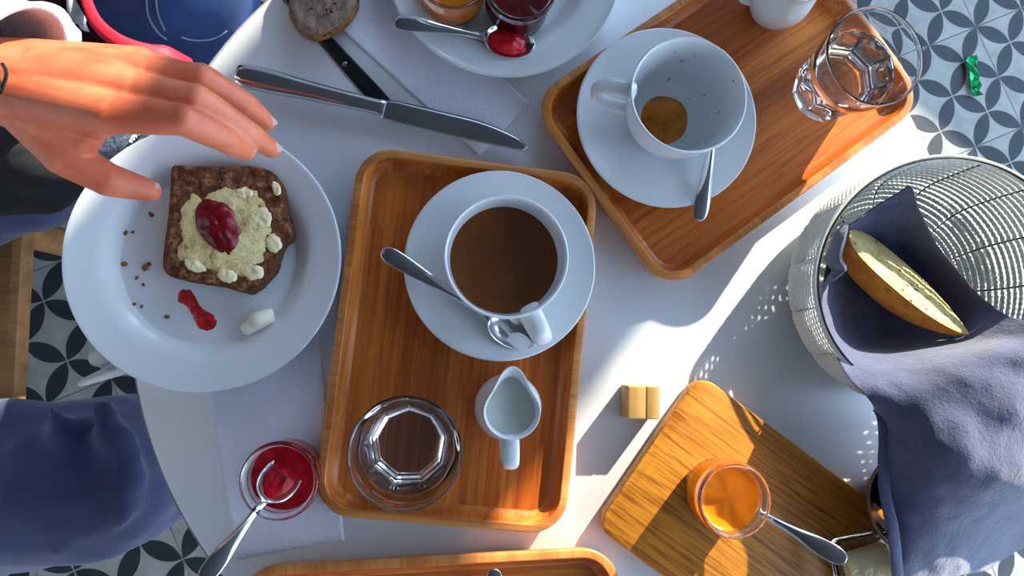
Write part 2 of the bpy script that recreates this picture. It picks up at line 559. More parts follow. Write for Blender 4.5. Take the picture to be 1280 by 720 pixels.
def slab(outline, thick, n=96, amp=0.0012, nscale=160, seed=3.0, bevel=0.003, dome=0.0, nr=14):
    """bread-like slab: returns (top surface), (side + bottom surface)"""
    o = resample(outline, n)
    c = sum(o, Vector((0, 0))) / n
    area = sum(o[i].x * o[(i + 1) % n].y - o[(i + 1) % n].x * o[i].y for i in range(n))
    if area < 0:
        o = o[::-1]
    V, Fc = [], []
    for k in range(1, nr + 1):
        q = k / nr
        for p in o:
            x, y = c + (p - c) * (q * (1 - 0.0))
            d = (p - c).length * (1 - q)
            z = thick - (bevel * (1 - d / bevel) ** 2 if d < bevel else 0) + dome * (1 - q * q)
            if k < nr:
                z += amp * (nz((x, y), nscale, seed) + 0.6 * nz((x, y), nscale * 2.3, seed + 4))
            V.append((x, y, z))
    ci = len(V); V.append((c.x, c.y, thick + dome))
    for i in range(n):
        Fc.append((ci, i, (i + 1) % n))
    for k in range(nr - 1):
        for i in range(n):
            a, b = k * n + i, k * n + (i + 1) % n
            Fc.append((a, a + n, b + n, b))
    top = (V, Fc)
    edge = V[(nr - 1) * n: nr * n]
    rings = [edge]
    for q in (0.75, 0.5, 0.25, 0.0):
        r = []
        for i, p in enumerate(o):
            w = 1 + 0.0008 / max((p - c).length, .01) + amp * 0.6 * nz((p.x, p.y, q * thick), nscale, seed + 9) / max((p - c).length, .01)
            x, y = c + (p - c) * w
            r.append((x, y, edge[i][2] * q))
        rings.append(r)
    v, f = loft(rings[::-1], True, False)
    return top, (v, f)

def net_surface(net, du=6, dv=6):
    """bicubic Catmull-Rom surface through a net of points"""
    rows = [[Vector(p) for p in smooth_prof(r, dv)] for r in net]
    cols = []
    for j in range(len(rows[0])):
        cols.append(smooth_prof([tuple(r[j]) for r in rows], du))
    nu, nv = len(cols[0]), len(cols)
    V = [cols[j][i] for i in range(nu) for j in range(nv)]
    Fc = [(i * nv + j, i * nv + j + 1, (i + 1) * nv + j + 1, (i + 1) * nv + j) for i in range(nu - 1) for j in range(nv - 1)]
    return V, Fc, nu, nv

def capsule(p0, r0, p1, r1, seg=16, flat=1.0, up=None):
    p0, p1 = Vector(p0), Vector(p1)
    if r0 + r1 > .05:
        seg = 40
    d = (p1 - p0)
    d = d.normalized() if d.length > 1e-6 else Vector((0, 0, 1))
    ref = Vector(up) if up is not None else (Vector((0, 0, 1)) if abs(d.z) < 0.9 else Vector((1, 0, 0)))
    s = ref.cross(d).normalized()
    u = d.cross(s)
    rings = []
    for k in range(5):
        a = PI / 2 * (k + 0.15) / 5
        rings.append((p0 - d * r0 * math.cos(a), r0 * math.sin(a)))
    m = 6 if r0 + r1 < .05 else max(6, int((p1 - p0).length / .02))
    for k in range(1, m):
        q = k / m
        rings.append((p0.lerp(p1, q), r0 + (r1 - r0) * q))
    for k in range(5):
        a = PI / 2 * (1 - (k + 0.0) / 5) if k else PI / 2
        rings.append((p1 + d * r1 * math.cos(a), r1 * math.sin(a)))
    rr = [[c + s * r * math.cos(2 * PI * i / seg) + u * r * flat * math.sin(2 * PI * i / seg) for i in range(seg)] for c, r in rings]
    return loft(rr)

def organic(name, caps, voxel, mat, parent=None, smooth=6, factor=0.5, loc=(0, 0, 0), wrinkle=0.0, wscale=20):
    """one continuous skin grown round a set of tapered limbs (voxel remesh + smoothing)"""
    vf = merge(*[capsule(*c[:4], **(c[4] if len(c) > 4 else {})) for c in caps])
    L = Vector(loc)
    me = bpy.data.meshes.new(name + '_src')
    me.from_pydata([tuple(Vector(v) - L) for v in vf[0]], [], vf[1])
    o = bpy.data.objects.new(name, me)
    COL.objects.link(o)
    r = o.modifiers.new('r', 'REMESH'); r.mode = 'VOXEL'; r.voxel_size = voxel
    s = o.modifiers.new('s', 'SMOOTH'); s.factor = factor; s.iterations = smooth
    dg = bpy.context.evaluated_depsgraph_get()
    new = bpy.data.meshes.new_from_object(o.evaluated_get(dg))
    o.modifiers.clear()
    o.data = new
    new.name = name
    if wrinkle:
        nrm_ = [v.normal.copy() for v in new.vertices]
        for v, n_ in zip(new.vertices, nrm_):
            p = v.co + L
            v.co += n_ * wrinkle * (nz(p, wscale, 2.0) + 0.5 * nz((p.x * .6, p.y * 1.7, p.z), wscale * 2, 5.0))
    new.polygons.foreach_set('use_smooth', [True] * len(new.polygons))
    new.materials.clear()
    new.materials.append(mat)
    o.location = loc
    if parent is not None:
        o.parent = parent
    return o

# ------------------------------------------------------------------ setting
TILE = 0.2277
TA = math.radians(22.9)
m_tile = tile_mat(TILE)
fl = mk('floor', *box(-3, 3.4, -3, 3.4, -0.06, -0.004), plain('grout', (0.10, 0.10, 0.11), 0.9), smooth=False)
tag(fl, kind='structure')
tv, tf = box(-TILE / 2 + .0007, TILE / 2 - .0007, -TILE / 2 + .0007, TILE / 2 - .0007, -0.005, 0.0)
tile_me = None
e1 = Vector((math.cos(TA), math.sin(TA), 0)); e2 = Vector((-math.sin(TA), math.cos(TA), 0))
org = Vector((1.0966, 0.6627, 0))
for i in range(-12, 4):
    for j in range(-9, 7):
        c = org + e1 * (i + .5) * TILE + e2 * (j + .5) * TILE
        if not (-1.35 < c.x < 1.55 and -0.95 < c.y < 1.25):
            continue
        if tile_me is None:
            o = mk('tile', tv, tf, m_tile, fl, c, (0, 0, TA), smooth=False)
            tile_me = o.data
        else:
            o = bpy.data.objects.new('tile', tile_me)
            COL.objects.link(o)
            o.parent = fl
            o.location = c
            o.rotation_euler = (0, 0, TA)

ce = mk('ceiling', *box(-2.6, 2.6, -2.6, 2.6, 2.62, 2.72), M_CEIL, smooth=False)
tag(ce, kind='structure')
for nm, bx_ in (('wall_left', (-2.6, -2.5, -2.6, 2.6)), ('wall_back', (-2.6, .3, 2.6, 2.7)), ('wall_front', (-2.6, 2.6, -2.6, -2.5))):  # unseen walls added to block light from the sides
    tag(mk(nm, *box(*bx_, 0, 2.62), M_WALL, smooth=False), kind='structure')
# unseen window wall square to the sun; pier added to shade the table middle
WD = 2.25
SHADE_PIER = (-0.29, 0.122)
wa = SUN_AZ - PI / 2                                     # local x runs along the wall
def wallbox(s0, s1, z0, z1, d0=0.0, d1=0.12):
    return box(s0, s1, d0, d1, z0, z1)
wv = merge(wallbox(-2.6, -1.75, 0, 2.62), wallbox(1.75, 2.6, 0, 2.62),
           wallbox(-1.75, SHADE_PIER[0], 2.4, 2.62), wallbox(SHADE_PIER[1], 1.75, 2.4, 2.62),
           wallbox(-1.75, SHADE_PIER[0], 0, 1.36), wallbox(SHADE_PIER[1], 1.75, 0, .49),
           loft([[(SHADE_PIER[0] + a, d, z), (SHADE_PIER[1], d, z), (SHADE_PIER[1], d + .12, z), (SHADE_PIER[0] + a, d + .12, z)] for z, a, d in ((0, 0, 0), (1.5, 0, 0), (1.74, .0, 0), (1.86, .06, 0), (2.62, .06, 0))]))  # pier edge slants at the top so sun reaches the hand
wo = mk('wall_sun_mask', *wv, M_WALL, smooth=False,
        loc=(WD * math.cos(SUN_AZ), WD * math.sin(SUN_AZ), 0), rot=(0, 0, wa))
tag(wo, kind='structure')
for k, (s0, s1) in enumerate(((-1.75, SHADE_PIER[0]), (SHADE_PIER[1], 1.75))):
    sill = 1.36 if k == 0 else .49  # unequal sills set to hold sun off the floor
    fr = merge(wallbox(s0, s1, sill, sill + .05, .03, .09), wallbox(s0, s1, 2.34, 2.4, .03, .09))
    w = mk('window_%d' % (k + 1), *fr, M_FRAME, smooth=False,
           loc=(WD * math.cos(SUN_AZ), WD * math.sin(SUN_AZ), 0), rot=(0, 0, wa))
    tag(w, kind='structure')

# ------------------------------------------------------------------ table
TC = Vector((0.1072, 0.0467, 0))
TR = 0.3575
tb = thing('cafe_table', 'round white cafe table under all the trays and plates', 'table', TC)
mk('table_top', *lathe([(0, T - .022), (TR - .004, T - .022), (TR - .001, T - .019), (TR - .0015, T - .0025), (TR - .004, T), (0, T)], 160), M_TABLE, tb, angle=50)
mk('edge_band', *lathe([(TR - .0012, T - .0185), (TR + .0004, T - .0185), (TR + .0004, T - .004), (TR - .0012, T - .004)], 160, True), M_TABLEEDGE, tb)
mk('column', *lathe([(0, .03), (.045, .03), (.034, .06), (.032, .68), (.10, .70), (.10, T - .022), (0, T - .022)], 32), M_IRON, tb)
mk('base_plate', *lathe([(0, 0), (.21, 0), (.21, .01), (.06, .032), (0, .032)], 64), M_IRON, tb)

# ------------------------------------------------------------------ builders for the tableware
def put(px, py, z=0.0):
    return W(px, py, z)

def tray(px_c, ang, label, w=0.199, l=0.294):
    t = thing('bamboo_tray', label, 'tray', (px_c[0], px_c[1], T), ang, 'bamboo serving trays')
    R = lambda ins, z, r=.03: [(x, y, z) for x, y in rrect(w - 2 * ins, l - 2 * ins, max(r - ins, .006), 12)]
    floor_z = .0075
    body = loft([R(.010, .0016), R(.006, .002), R(.0015, .009), R(0, .018), R(.0006, .0192), R(.0015, .0198), R(.0065, .0198),
                 R(.0072, .0192)], True, False)
    wall = loft([R(.0070, .0193), R(.0080, .018), R(.0098, .0125), R(.0120, .0090), R(.0150, floor_z)], False, False)
    mk('inner_wall', *wall, M_BAMBOO, t, angle=60)
    mk('rim', *body, M_RIM, t, angle=35)
    n = len(rrect(.1, .1, .01, 12))
    mk('tray_floor', [(x, y, floor_z) for x, y in rrect(w - .0298, l - .0298, .0152, 12)], [tuple(range(n))], M_BAMBOO, t)
    return t

def plate(loc, r, label, cat='plate', rim_h=.020, rz=0, group='white plates', well=.66):
    p = sp2([(0, .0045), (r * well * .6, .0045), (r * well * .93, .0048), (r * well * 1.0, .0062), (r * (well + .07), .0115),
             (r * (well + .13), .0145), (r * .93, rim_h - .0015), (r * .985, rim_h), (r, rim_h - .0006), (r * .995, rim_h - .0028),
             (r * .90, rim_h - .0055), (r * (well + .08), .0062), (r * well * .96, .0018), (r * well * .9, 0), (r * well * .82, .0), (r * well * .8, .0015), (0, .0015)], 4)
    o = mk('plate', *lathe(p[::-1], 128), M_CER, None, loc, (0, 0, rz), angle=60)
    return tag(o, label, cat, group)

def saucer(loc, label):
    r = .0768
    p = sp2([(0, .0040), (.024, .0040), (.0265, .0042), (.029, .0060), (.034, .0072), (.050, .0095), (.066, .0145), (.0745, .0185), (.0765, .0188),
             (.0772, .0178), (.075, .0158), (.060, .0092), (.042, .0040), (.034, .0022), (.031, 0), (.028, 0), (.027, .0015), (0, .0015)], 4)
    o = mk('saucer', *lathe(p[::-1], 96), M_CER, None, loc, angle=60)
    return tag(o, label, 'saucer', 'white saucers')

def cup(loc, hang, label, inner, level=None, liquid=None):
    """hang: handle direction"""
    t = thing('coffee_cup', label, 'cup', loc, hang, 'white coffee cups')
    H = .068
    out = [(0, .0025), (.020, .0025), (.0225, 0), (.0255, 0), (.0262, .003), (.031, .0085), (.037, .019), (.0412, .034), (.0440, .051), (.0458, .0655), (.0459, .0672), (.0451, H), (.0440, .0676)]
    inn = [(.0435, .0655), (.0416, .050), (.0388, .034), (.0345, .0195), (.029, .0105), (.020, .0066), (0, .0060)]
    vf = lathe(sp2(out, 4) + sp2(inn, 4), 96)
    o = mk('bowl', *vf, M_CER, t, angle=60)
    if inner is not M_CER:
        o.data.materials.append(inner)
        nf = 96 * (len(sp2(out, 4)) - 1)
        for f in o.data.polygons:
            f.material_index = 1 if f.index >= nf else 0
    # ear-shaped handle in the local xz plane
    path = [(.0405, 0, .0535), (.050, 0, .0570), (.0610, 0, .0560), (.0680, 0, .0480), (.0670, 0, .0360), (.0590, 0, .0245), (.0480, 0, .0190), (.0350, 0, .0185)]
    mk('handle', *tube(path, [.0078, .0072, .0068, .0066, .0064, .0062, .0062, .0064], [.0050, .0040, .0036, .0035, .0035, .0036, .0038, .0042], 16, up=(1, 0.0, .3), dense=6), M_CER, t)
    return t

def spoon(p_tip, p_bowl, label, L=.140, big=1.0, load=None, roll=0.0, group='teaspoons', flip=False):
    """handle tip and bowl centre in world; the spoon is one steel body (bowl, neck, handle)"""
    tip, bw = Vector(p_tip), Vector(p_bowl)
    x = (bw - tip).normalized()
    y = Vector((0, 0, 1)).cross(x).normalized()
    z = x.cross(y)
    y, z = y * math.cos(roll) + z * math.sin(roll), z * math.cos(roll) - y * math.sin(roll)
    M = Matrix((x, y, z)).transposed()
    t = thing('teaspoon', label, 'spoon', tip, 0, group)
    t.rotation_euler = M.to_euler()
    D = (bw - tip).length
    bl = .0215 * big                    # half length of the bowl
    hb = .0148 * big
    k = D - bl
    # handle: (s, half width, height, dome)
    st = [(0, .0006, .004, .0), (.0015, .0040, .0043, .0006), (.004, .0058, .0048, .0012), (.010, .0069, .0058, .0016), (.022, .0064, .0072, .0018),
          (.5 * k, .0042, .0074, .0018), (.78 * k, .0026, .0062, .0018), (.93 * k, .0025, .0046, .0016)]
    bo = []
    for i in range(0, 15):
        q = -1 + 2 * i / 14
        wv_ = hb * math.sqrt(max(1 - abs(q) ** 2.25, 0)) * (1 + .10 * q * (-1))
        bo.append((D + q * bl, max(wv_, .0026 if i == 0 else .0007), q))
    V, Fc = [], []
    nv = 13
    for s, w_, h, dm in st:
        for j in range(nv):
            a = -1 + 2 * j / (nv - 1)
            V.append((s, w_ * a, h - .0045 + dm * (1 - a * a)))
    for s, w_, q in bo:
        for j in range(nv):
            a = -1 + 2 * j / (nv - 1)
            rimz = .0010 + .0016 * q * q - .0008 * (q + 1) * .5
            dep = .0062 * big * max(1 - q * q, 0) ** .8
            if q <= -.99:
                zz = .0012 + .0010 * (1 - a * a)
            else:
                zz = rimz - dep * (1 - abs(a) ** 2.2)
            V.append((s, w_ * a, zz))
    n = len(st) + len(bo)
    for i in range(n - 1):
        for j in range(nv - 1):
            Fc.append((i * nv + j, (i + 1) * nv + j, (i + 1) * nv + j + 1, i * nv + j + 1))
    mk('body', V, Fc, M_STEEL, t, angle=0, sub=2, solid=.0016, soff=0)
    if load:
        v, f = splat([.0125 * big, .0125 * big, .0125 * big, .0130 * big, .0155 * big, .0125 * big, .0120 * big, .0125 * big], .0060, 10, 40, .0018, 200, 2.2, 4.0)
        v = [(p[0] * 1.25 + D - .001, p[1] * .96, p[2] - .0006) for p in v]
        mk('jam_load', v, f, load, t)
    return t

def tumbler(loc, label, rz=0.0, H=.082, level=.054):
    t = thing('water_glass', label, 'glass', loc, rz, 'faceted water glasses')
    NF = 9
    seg = 144
    def poly(a):
        p = 2 * PI / NF
        m = (a % p) - p / 2
        return math.cos(p / 2) / math.cos(m)
    outp = sp2([(0, .0008), (.020, .0008), (.0245, .0), (.0265, .0015), (.0282, .010), (.0308, .026), (.0330, .040), (.0346, .047), (.0352, .0485), (.0372, .062), (.0392, .078), (.0397, .0805), (.0390, H), (.0382, .0812)], 5)
    inp = sp2([(.0381, .079), (.0357, .062), (.0326, .046), (.0298, .028), (.0276, .016), (.0255, .0125), (.018, .0112), (0, .0110)], 5)
    V, Fc = lathe(outp + inp, seg)
    V2 = []
    nout = 0
    cut = len(outp)
    idx = 0
    for ri, (r, z) in enumerate(outp + inp):
        cnt = 1 if r < 1e-7 else seg
        for k in range(cnt):
            x, y, zz = V[idx]
            if cnt > 1:
                a = math.atan2(y, x) % (2 * PI)
                f = poly(a)
                if ri < cut:
                    wgt = max(0, min(1, (.0475 - z) / .006)) * min(1, max(0, z / .003) * .6 + .4)
                    g = (1 - wgt) + wgt * (f * 1.035)
                else:
                    wgt = max(0, min(1, (.040 - z) / .012)) * .9
                    g = (1 - wgt) + wgt * (f * 1.02)
                x, y = x * g, y * g
            V2.append((x, y, zz))
            idx += 1
    mk('glass_body', V2, Fc, M_GLASS, t, angle=25)
    wp = [(0, .0108), (.017, .0110), (.0262, .0140), (.0281, .018), (.0301, .028), (.0326, .046), (.0326 + (level - .046) * .145, level), (.0312 + (level - .046) * .145, level - .0004), (0, level - .0006)]
    wv_, wf = lathe(wp, 72)
    wv2 = []
    for x, y, z in wv_:
        a = math.atan2(y, x) % (2 * PI)
        wgt = max(0, min(1, (.040 - z) / .012)) * .9
        g = (1 - wgt) + wgt * (poly(a) * 1.02)
        wv2.append((x * g, y * g, z))
    mk('water', wv2, wf, M_WATER, t, angle=40)
    return t

def jug(loc, rz, label, milk):
    t = thing('milk_jug', label, 'jug', loc, rz, 'small white milk jugs')
    H = .058
    outp = sp2([(0, .001), (.014, .001), (.0165, 0), (.0185, .001), (.0228, .008), (.0255, .018), (.0262, .026), (.0245, .036), (.0218, .044), (.0206, .050), (.0212, .0565), (.0214, .0578), (.0207, H), (.0200, .0576)], 5)
    inp = sp2([(.0196, .056), (.0186, .050), (.0198, .044), (.0222, .036), (.0238, .026), (.0230, .017), (.019, .007), (.012, .0048), (0, .0045)], 5)
    V, Fc = lathe(outp + inp, 96)
    V2 = []
    for x, y, z in V:
        r = math.hypot(x, y)
        if r > 1e-6 and z > .030:
            a = math.atan2(y, x)
            s = ((z - .030) / .028) ** 1.5
            k = math.exp(-(a / .42) ** 2)
            r2 = r + s * (.0115 * k) - s * .0012 * math.exp(-((abs(a) - 1.0) / .4) ** 2)
            z2 = z + s * .0035 * k
            x, y, z = x * r2 / r, y * r2 / r, z2
        V2.append((x, y, z))
    mk('body', V2, Fc, M_CER, t, angle=60)
    path = [(-.0195, 0, .0475), (-.028, 0, .0530), (-.0385, 0, .0520), (-.0425, 0, .0430), (-.0405, 0, .0290), (-.0340, 0, .0190), (-.0240, 0, .0150)]
    mk('handle', *tube(path, .0062, .0028, 14, up=(1, 0, .3), dense=6), M_CER, t)
    lv = .045
    R = .0204
    v, f = lathe([(0, lv - .004), (R - .0003, lv - .004), (R - .0009, lv), (R * .5, lv - .0002), (0, lv - .0002)], 72)
    v2 = []
    for x, y, z in v:
        r = math.hypot(x, y)
        if r > .015:
            a = math.atan2(y, x); s = ((z - .030) / .028) ** 1.5
            k = math.exp(-(a / .42) ** 2)
            r2 = r + s * .0115 * k - s * .0012 * math.exp(-((abs(a) - 1.0) / .4) ** 2)
            x, y = x * r2 / r, y * r2 / r
        v2.append((x, y, z))
    mk('milk', v2, f, milk, t, angle=60)
    return t

def jar(loc, label, jam, level=.026, smear=None):
    t = thing('jam_jar', label, 'jar', loc, 0, 'small glass jam jars')
    H = .044
    outp = sp2([(0, .0012), (.018, .0012), (.0215, 0), (.0250, .0015), (.0268, .006), (.0272, .016), (.0272, .030), (.0268, .034), (.0272, .0365), (.0287, .0385), (.0290, .0405), (.0286, .0425), (.0274, .0436), (.0262, .0432)], 4)
    inp = sp2([(.0250, .0410), (.0246, .036), (.0250, .030), (.0252, .016), (.0246, .0065), (.021, .0040), (0, .0036)], 4)
    mk('glass_body', *lathe(outp + inp, 80), M_GLASS, t, angle=40)
    v, f = lathe([(0, .0034), (.0207, .0038), (.0244, .0055), (.0254, .014), (.0254, level), (.0235, level - .0012), (.017, level - .003), (.010, level - .0022), (0, level - .0028)], 72)
    v = [(x, y, z + (.0022 * nz((x, y), 110, 3.0) if z > level - .006 and math.hypot(x, y) < .0238 else 0)) for x, y, z in v]
    mk('jam', v, f, jam, t, angle=60)
    return t

def outline_thing(name, px_outline, z, thick, label, cat, top_mat, side_mat, top_name, side_name, **kw):
    pts = [W(x, y, z + thick) for x, y in px_outline]
    c = sum(pts, Vector()) / len(pts)
    t = thing(name, label, cat, (c.x, c.y, T + z), 0, kw.pop('group', None))
    top, side = slab([(p.x - c.x, p.y - c.y) for p in pts], thick, **kw)
    mk(top_name, *top, top_mat, t, angle=0)
    mk(side_name, *side, side_mat, t, angle=0)
    return t

# ------------------------------------------------------------------ trays and board
t1 = (0.0149, 0.0094)
tray(t1, math.radians(-6.3), 'bamboo tray in the middle holding coffee, water glass and milk jug')
A1 = W(662, 128, .02); B1 = W(832, 372, .02); C1 = W(1157, 125, .02)
c2 = (A1 + C1) / 2
t2 = tray((c2.x, c2.y), math.radians(-54.6), 'bamboo tray at the upper right holding the empty cup and a tall water glass')
k_ = W(545, 694, .02)
tray((k_.x, k_.y - .1005), math.radians(91.2), 'bamboo tray cut off by the bottom edge, below the middle tray', )
# printed square mark on the second tray
mp = W(717.5, 141, .0078)
Mi = (Matrix.Translation(Vector((c2.x, c2.y, T))) @ Matrix.Rotation(math.radians(-54.6), 4, 'Z')).inverted()
lm = Mi @ mp
bars = []
for x0, x1, y0, y1 in ((-.0016, .0016, .0028, .0033), (-.0016, .0016, -.0005, 0), (-.0016, -.0011, 0, .0028), (.0011, .0016, 0, .0028), (.0001, .0006, -.0045, -.0005)):
    bars.append(box(x0, x1, y0, y1, 0, .00012))
mk('printed_mark', *merge(*bars), M_BLACK, t2, lm, (0, 0, math.radians(54.6 + 10)), smooth=False)

bA, bB, bC = W(740, 655, .016), W(880, 470, .016), W(1122, 650, .016)
bc = (bA + bC) / 2
bang = math.atan2((bC - bB).y, (bC - bB).x) - PI / 2
bt = thing('serving_board', 'flat oak serving board under the apricot jam jar', 'board', (bc.x, bc.y, T), bang)
bw_, bl_ = .152, .204
R = lambda ins, z: [(x, y, z) for x, y in rrect(bw_ - 2 * ins, bl_ - 2 * ins, .016 - ins, 10)]
mk('plank', *loft([R(.003, 0), R(.0005, .002), R(0, .004), R(0, .0135), R(.0008, .0153), R(.0025, .016)]), M_OAK, bt, angle=35)

# ------------------------------------------------------------------ napkins of paper
def paper_napkin(px, z, thick, label, layers=2):
    P4 = [W(x, y, z) for x, y in px]
    c = sum(P4, Vector()) / 4
    ang = math.atan2((P4[1] - P4[0]).y, (P4[1] - P4[0]).x)
    t = thing('paper_napkin', label, 'napkin', (c.x, c.y, T + z), ang, 'folded paper napkins')
    Ri = Matrix.Rotation(-ang, 3, 'Z')
    q = [Ri @ (p - c) for p in P4]
    for k in range(layers):
        g = 28
        sh = .0012 * k
        V, Fc = [], []
        for i in range(g + 1):
            for j in range(g + 1):
                u, v = i / g, j / g
                p = (q[0] * (1 - u) + q[1] * u) * (1 - v) + (q[3] * (1 - u) + q[2] * u) * v
                e = min(u, v, 1 - u, 1 - v)
                hz = thick / layers * (k + .5) + (0.0004 * (nz((p.x, p.y), 60, k * 3.0)) if k == layers - 1 and e > .02 else 0)
                V.append((p.x * (1 - .012 * k) + sh * .3, p.y * (1 - .006 * k), hz))
        for i in range(g):
            for j in range(g):
                a = i * (g + 1) + j
                Fc.append((a, a + g + 1, a + g + 2, a + 1))
        mk('folded_layer', V, Fc, M_NAPKIN, t, solid=thick / layers * .85, angle=0)
    return t
paper_napkin([(252, 436), (398, 418), (431, 675), (294, 700)], 0.0, .0012, 'folded white paper napkin under the left plate and the red jam jar')
paper_napkin([(663, 130), (598, 195), (362, -24), (427, -89)], 0.0, .0014, 'folded white paper napkin under the two knives at the top')

# ------------------------------------------------------------------ plates
pl = W(254.5, 321, .0205)
plate((pl.x, pl.y, T + .0014), .1052, 'large white plate on the left with the buttered rye bread', rim_h=.0195)
pt = W(631, -48, .0195)
plate((pt.x, pt.y, T + .0016), .1, 'white plate cut off by the top edge, with two jam jars', rim_h=.0185, well=.62)

# ------------------------------------------------------------------ coffee, middle tray
zt = .0075
s1 = W(626, 331, zt + .0188)
saucer((s1.x, s1.y, T + zt + .0002), 'white saucer under the full cup of milky coffee')
cz = zt + .0042
c1 = cup((s1.x, s1.y, T + cz), 0, 'white cup filled with milky coffee on the middle tray', M_CER)
hd = W(683, 432, cz + .045) - Vector((s1.x, s1.y, T))
c1.rotation_euler.z = math.atan2(hd.y, hd.x)
lv = .0465
mk('coffee', *lathe([(0, lv - .008), (.0392, lv - .008), (.0412, lv), (.0395, lv - .0008), (.03, lv - .001), (0, lv - .001)], 96), M_COFFEE, c1, angle=60)
spoon(W(477, 313, .030), W(640, 413, .0235), 'teaspoon lying across the saucer of the full coffee cup')
s2 = W(834.5, 146, zt + .0188)
saucer((s2.x, s2.y, T + zt + .0002), 'white saucer under the empty coffee cup')
c2p = cup((s2.x, s2.y, T + cz), 0, 'empty white cup with coffee dregs on the upper right tray', M_STAINED)
hd = W(745, 112, cz + .045) - Vector((s2.x, s2.y, T))
c2p.rotation_euler.z = math.atan2(hd.y, hd.x)
mk('coffee_dregs', *splat([.024, .021, .025, .023, .022, .0245, .023, .025], .0012, 8, 48, 0, 100, 3), M_DREGS, c2p, (0, 0, .0064))
spoon(W(873, 276, .0255), W(899, 118, .0235), 'teaspoon sticking out from under the empty cup on its saucer', L=.13)

g1 = W(513, 549, zt)
tumbler((g1.x, g1.y, T + zt + .0002), 'faceted glass of water on the middle tray', math.radians(10))
g2 = W(1026, 116, zt)
tumbler((g2.x, g2.y, T + zt + .0002), 'faceted glass of water at the right end of the upper right tray', math.radians(25))
j1 = W(631.5, 506, zt)
dj = W(641, 474, .065) - W(636, 515, .065)
jug((j1.x, j1.y, T + zt + .0002), math.atan2(dj.y, dj.x) + .12, 'small white milk jug beside the water glass on the middle tray', M_MILK)
j2 = W(962, 12, zt)
dj = W(1040, -2, .065) - W(930, 0, .06)
jug((j2.x, j2.y, T + zt + .0002), math.atan2(dj.y, dj.x) - .06, 'small white milk jug cut off by the top edge on the upper right tray', M_MILK)

# ------------------------------------------------------------------ jam jars
ja = W(349, 601, .0435)
jar((ja.x, ja.y, T + .0014), 'small glass jar of red jam on the paper napkin at the lower left', M_REDJAM, .023)
jb = W(919, 626, .016 + .0435)
jar((jb.x, jb.y, T + .0162), 'small glass jar of orange apricot jam on the oak board', M_ORANGEJAM, .029)
jc = W(566, -33, .006 + .0435)
jar((jc.x, jc.y, T + .0064), 'small jar of amber jam on the top plate, left of the pair', M_ORANGEJAM, .024)
jd = W(651, -17, .006 + .0435)
jar((jd.x, jd.y, T + .0064), 'small jar of dark red jam on the top plate, right of the pair', M_DARKJAM, .030)
spoon(W(252, 727, .072), W(352, 597, .0245), 'teaspoon standing in the red jam jar at the lower left', load=M_REDJAM)
spoon(W(1058, 701, .075), W(917, 622, .030), 'teaspoon standing in the apricot jam jar on the oak board')
spoon(W(492, 27, .0265), W(637, 52, .0190), 'teaspoon loaded with red jam resting on the rim of the top plate', load=M_REDJAM)
spoon(W(618, 711, .0215), W(612, 905, .0135), 'teaspoon on the bottom tray with only the handle tip showing')

# ------------------------------------------------------------------ knives
def knife(p0, p1, label, blade_mat=M_BLADE, handle_mat=M_STEEL, hl=.105, z=.0):
    a, b = Vector(p0), Vector(p1)
    x = (b - a).normalized(); y = Vector((0, 0, 1)).cross(x).normalized(); zz = x.cross(y)
    t = thing('table_knife', label, 'knife', a, 0, 'table knives')
    t.rotation_euler = Matrix((x, y, zz)).transposed().to_euler()
    D = (b - a).length
    hl = D * .5
    path = [(0, 0, .0045), (.0012, 0, .0045), (.004, 0, .0045), (.012, 0, .0046), (.03, 0, .0046), (.06, 0, .0044), (hl - .012, 0, .0042), (hl - .003, 0, .0042), (hl, 0, .0042)]
    mk('handle', *tube(path, [.0005, .0062, .0090, .0104, .0102, .0084, .0068, .0072, .0076], [.0004, .0030, .0044, .0050, .0050, .0046, .0040, .0038, .003], 20, dense=5), handle_mat, t)
    # blade: outline with a straight spine and a curved edge
    n = 26
    V, Fc = [], []
    for i in range(n + 1):
        q = i / n
        s = hl - .002 + (D - hl + .002) * q
        up = .0088 * min(1, .75 + q * 3) if q < .1 else .0088
        up = up - .0105 * max(0, (q - .55) / .45) ** 2.0
        dn = -.0085 - .0010 * math.sin(q * PI)
        if q > .93:
            e = (q - .93) / .07
            mid = (up + dn) / 2
            kq = math.sqrt(max(1 - e * e, 0.0))
            up = mid + (up - mid) * kq; dn = mid + (dn - mid) * kq
        for j in range(7):
            v = j / 6
            V.append((s, dn + (up - dn) * v, .0042 + .0002 * math.sin(v * PI)))
    for i in range(n):
        for j in range(6):
            k = i * 7 + j
            Fc.append((k, k + 7, k + 8, k + 1))
    mk('blade', V, Fc, blade_mat, t, solid=.0013, angle=0)
    return t
knife(W(295, 94, .0060), W(660, 180, .0048), 'steel table knife lying across the paper napkin beside the hand')
kn = thing('dark_knife', 'dark flat knife running under the brown bread slice to the steel knife', 'knife', W(430, 75, .0008))
ka, kb = W(352, -10, .0010), W(494, 146, .0010)
kx = (kb - ka).normalized(); ky = Vector((0, 0, 1)).cross(kx)
o_ = Vector(kn.location)
rings = []
for q, w_ in ((0, .002), (.03, .0045), (.35, .0058), (.8, .0072), (.93, .0066), (1, .003)):
    p = ka.lerp(kb, q) - o_
    rings.append([p + ky * w_ + Vector((0, 0, .0002)), p + ky * w_ * .8 + Vector((0, 0, .0016)), p - ky * w_ * .5 + Vector((0, 0, .0016)), p - ky * w_ + Vector((0, 0, .0002))])
mk('blade', *loft(rings), M_BLACK, kn, smooth=False)
rm = W(431, 80, .0024) - o_
mk('rivet', *lathe([(0, -.0006), (.0022, -.0006), (.0022, .0), (.0016, .0004), (0, .0005)], 16), M_STEEL, kn.children[0], rm)

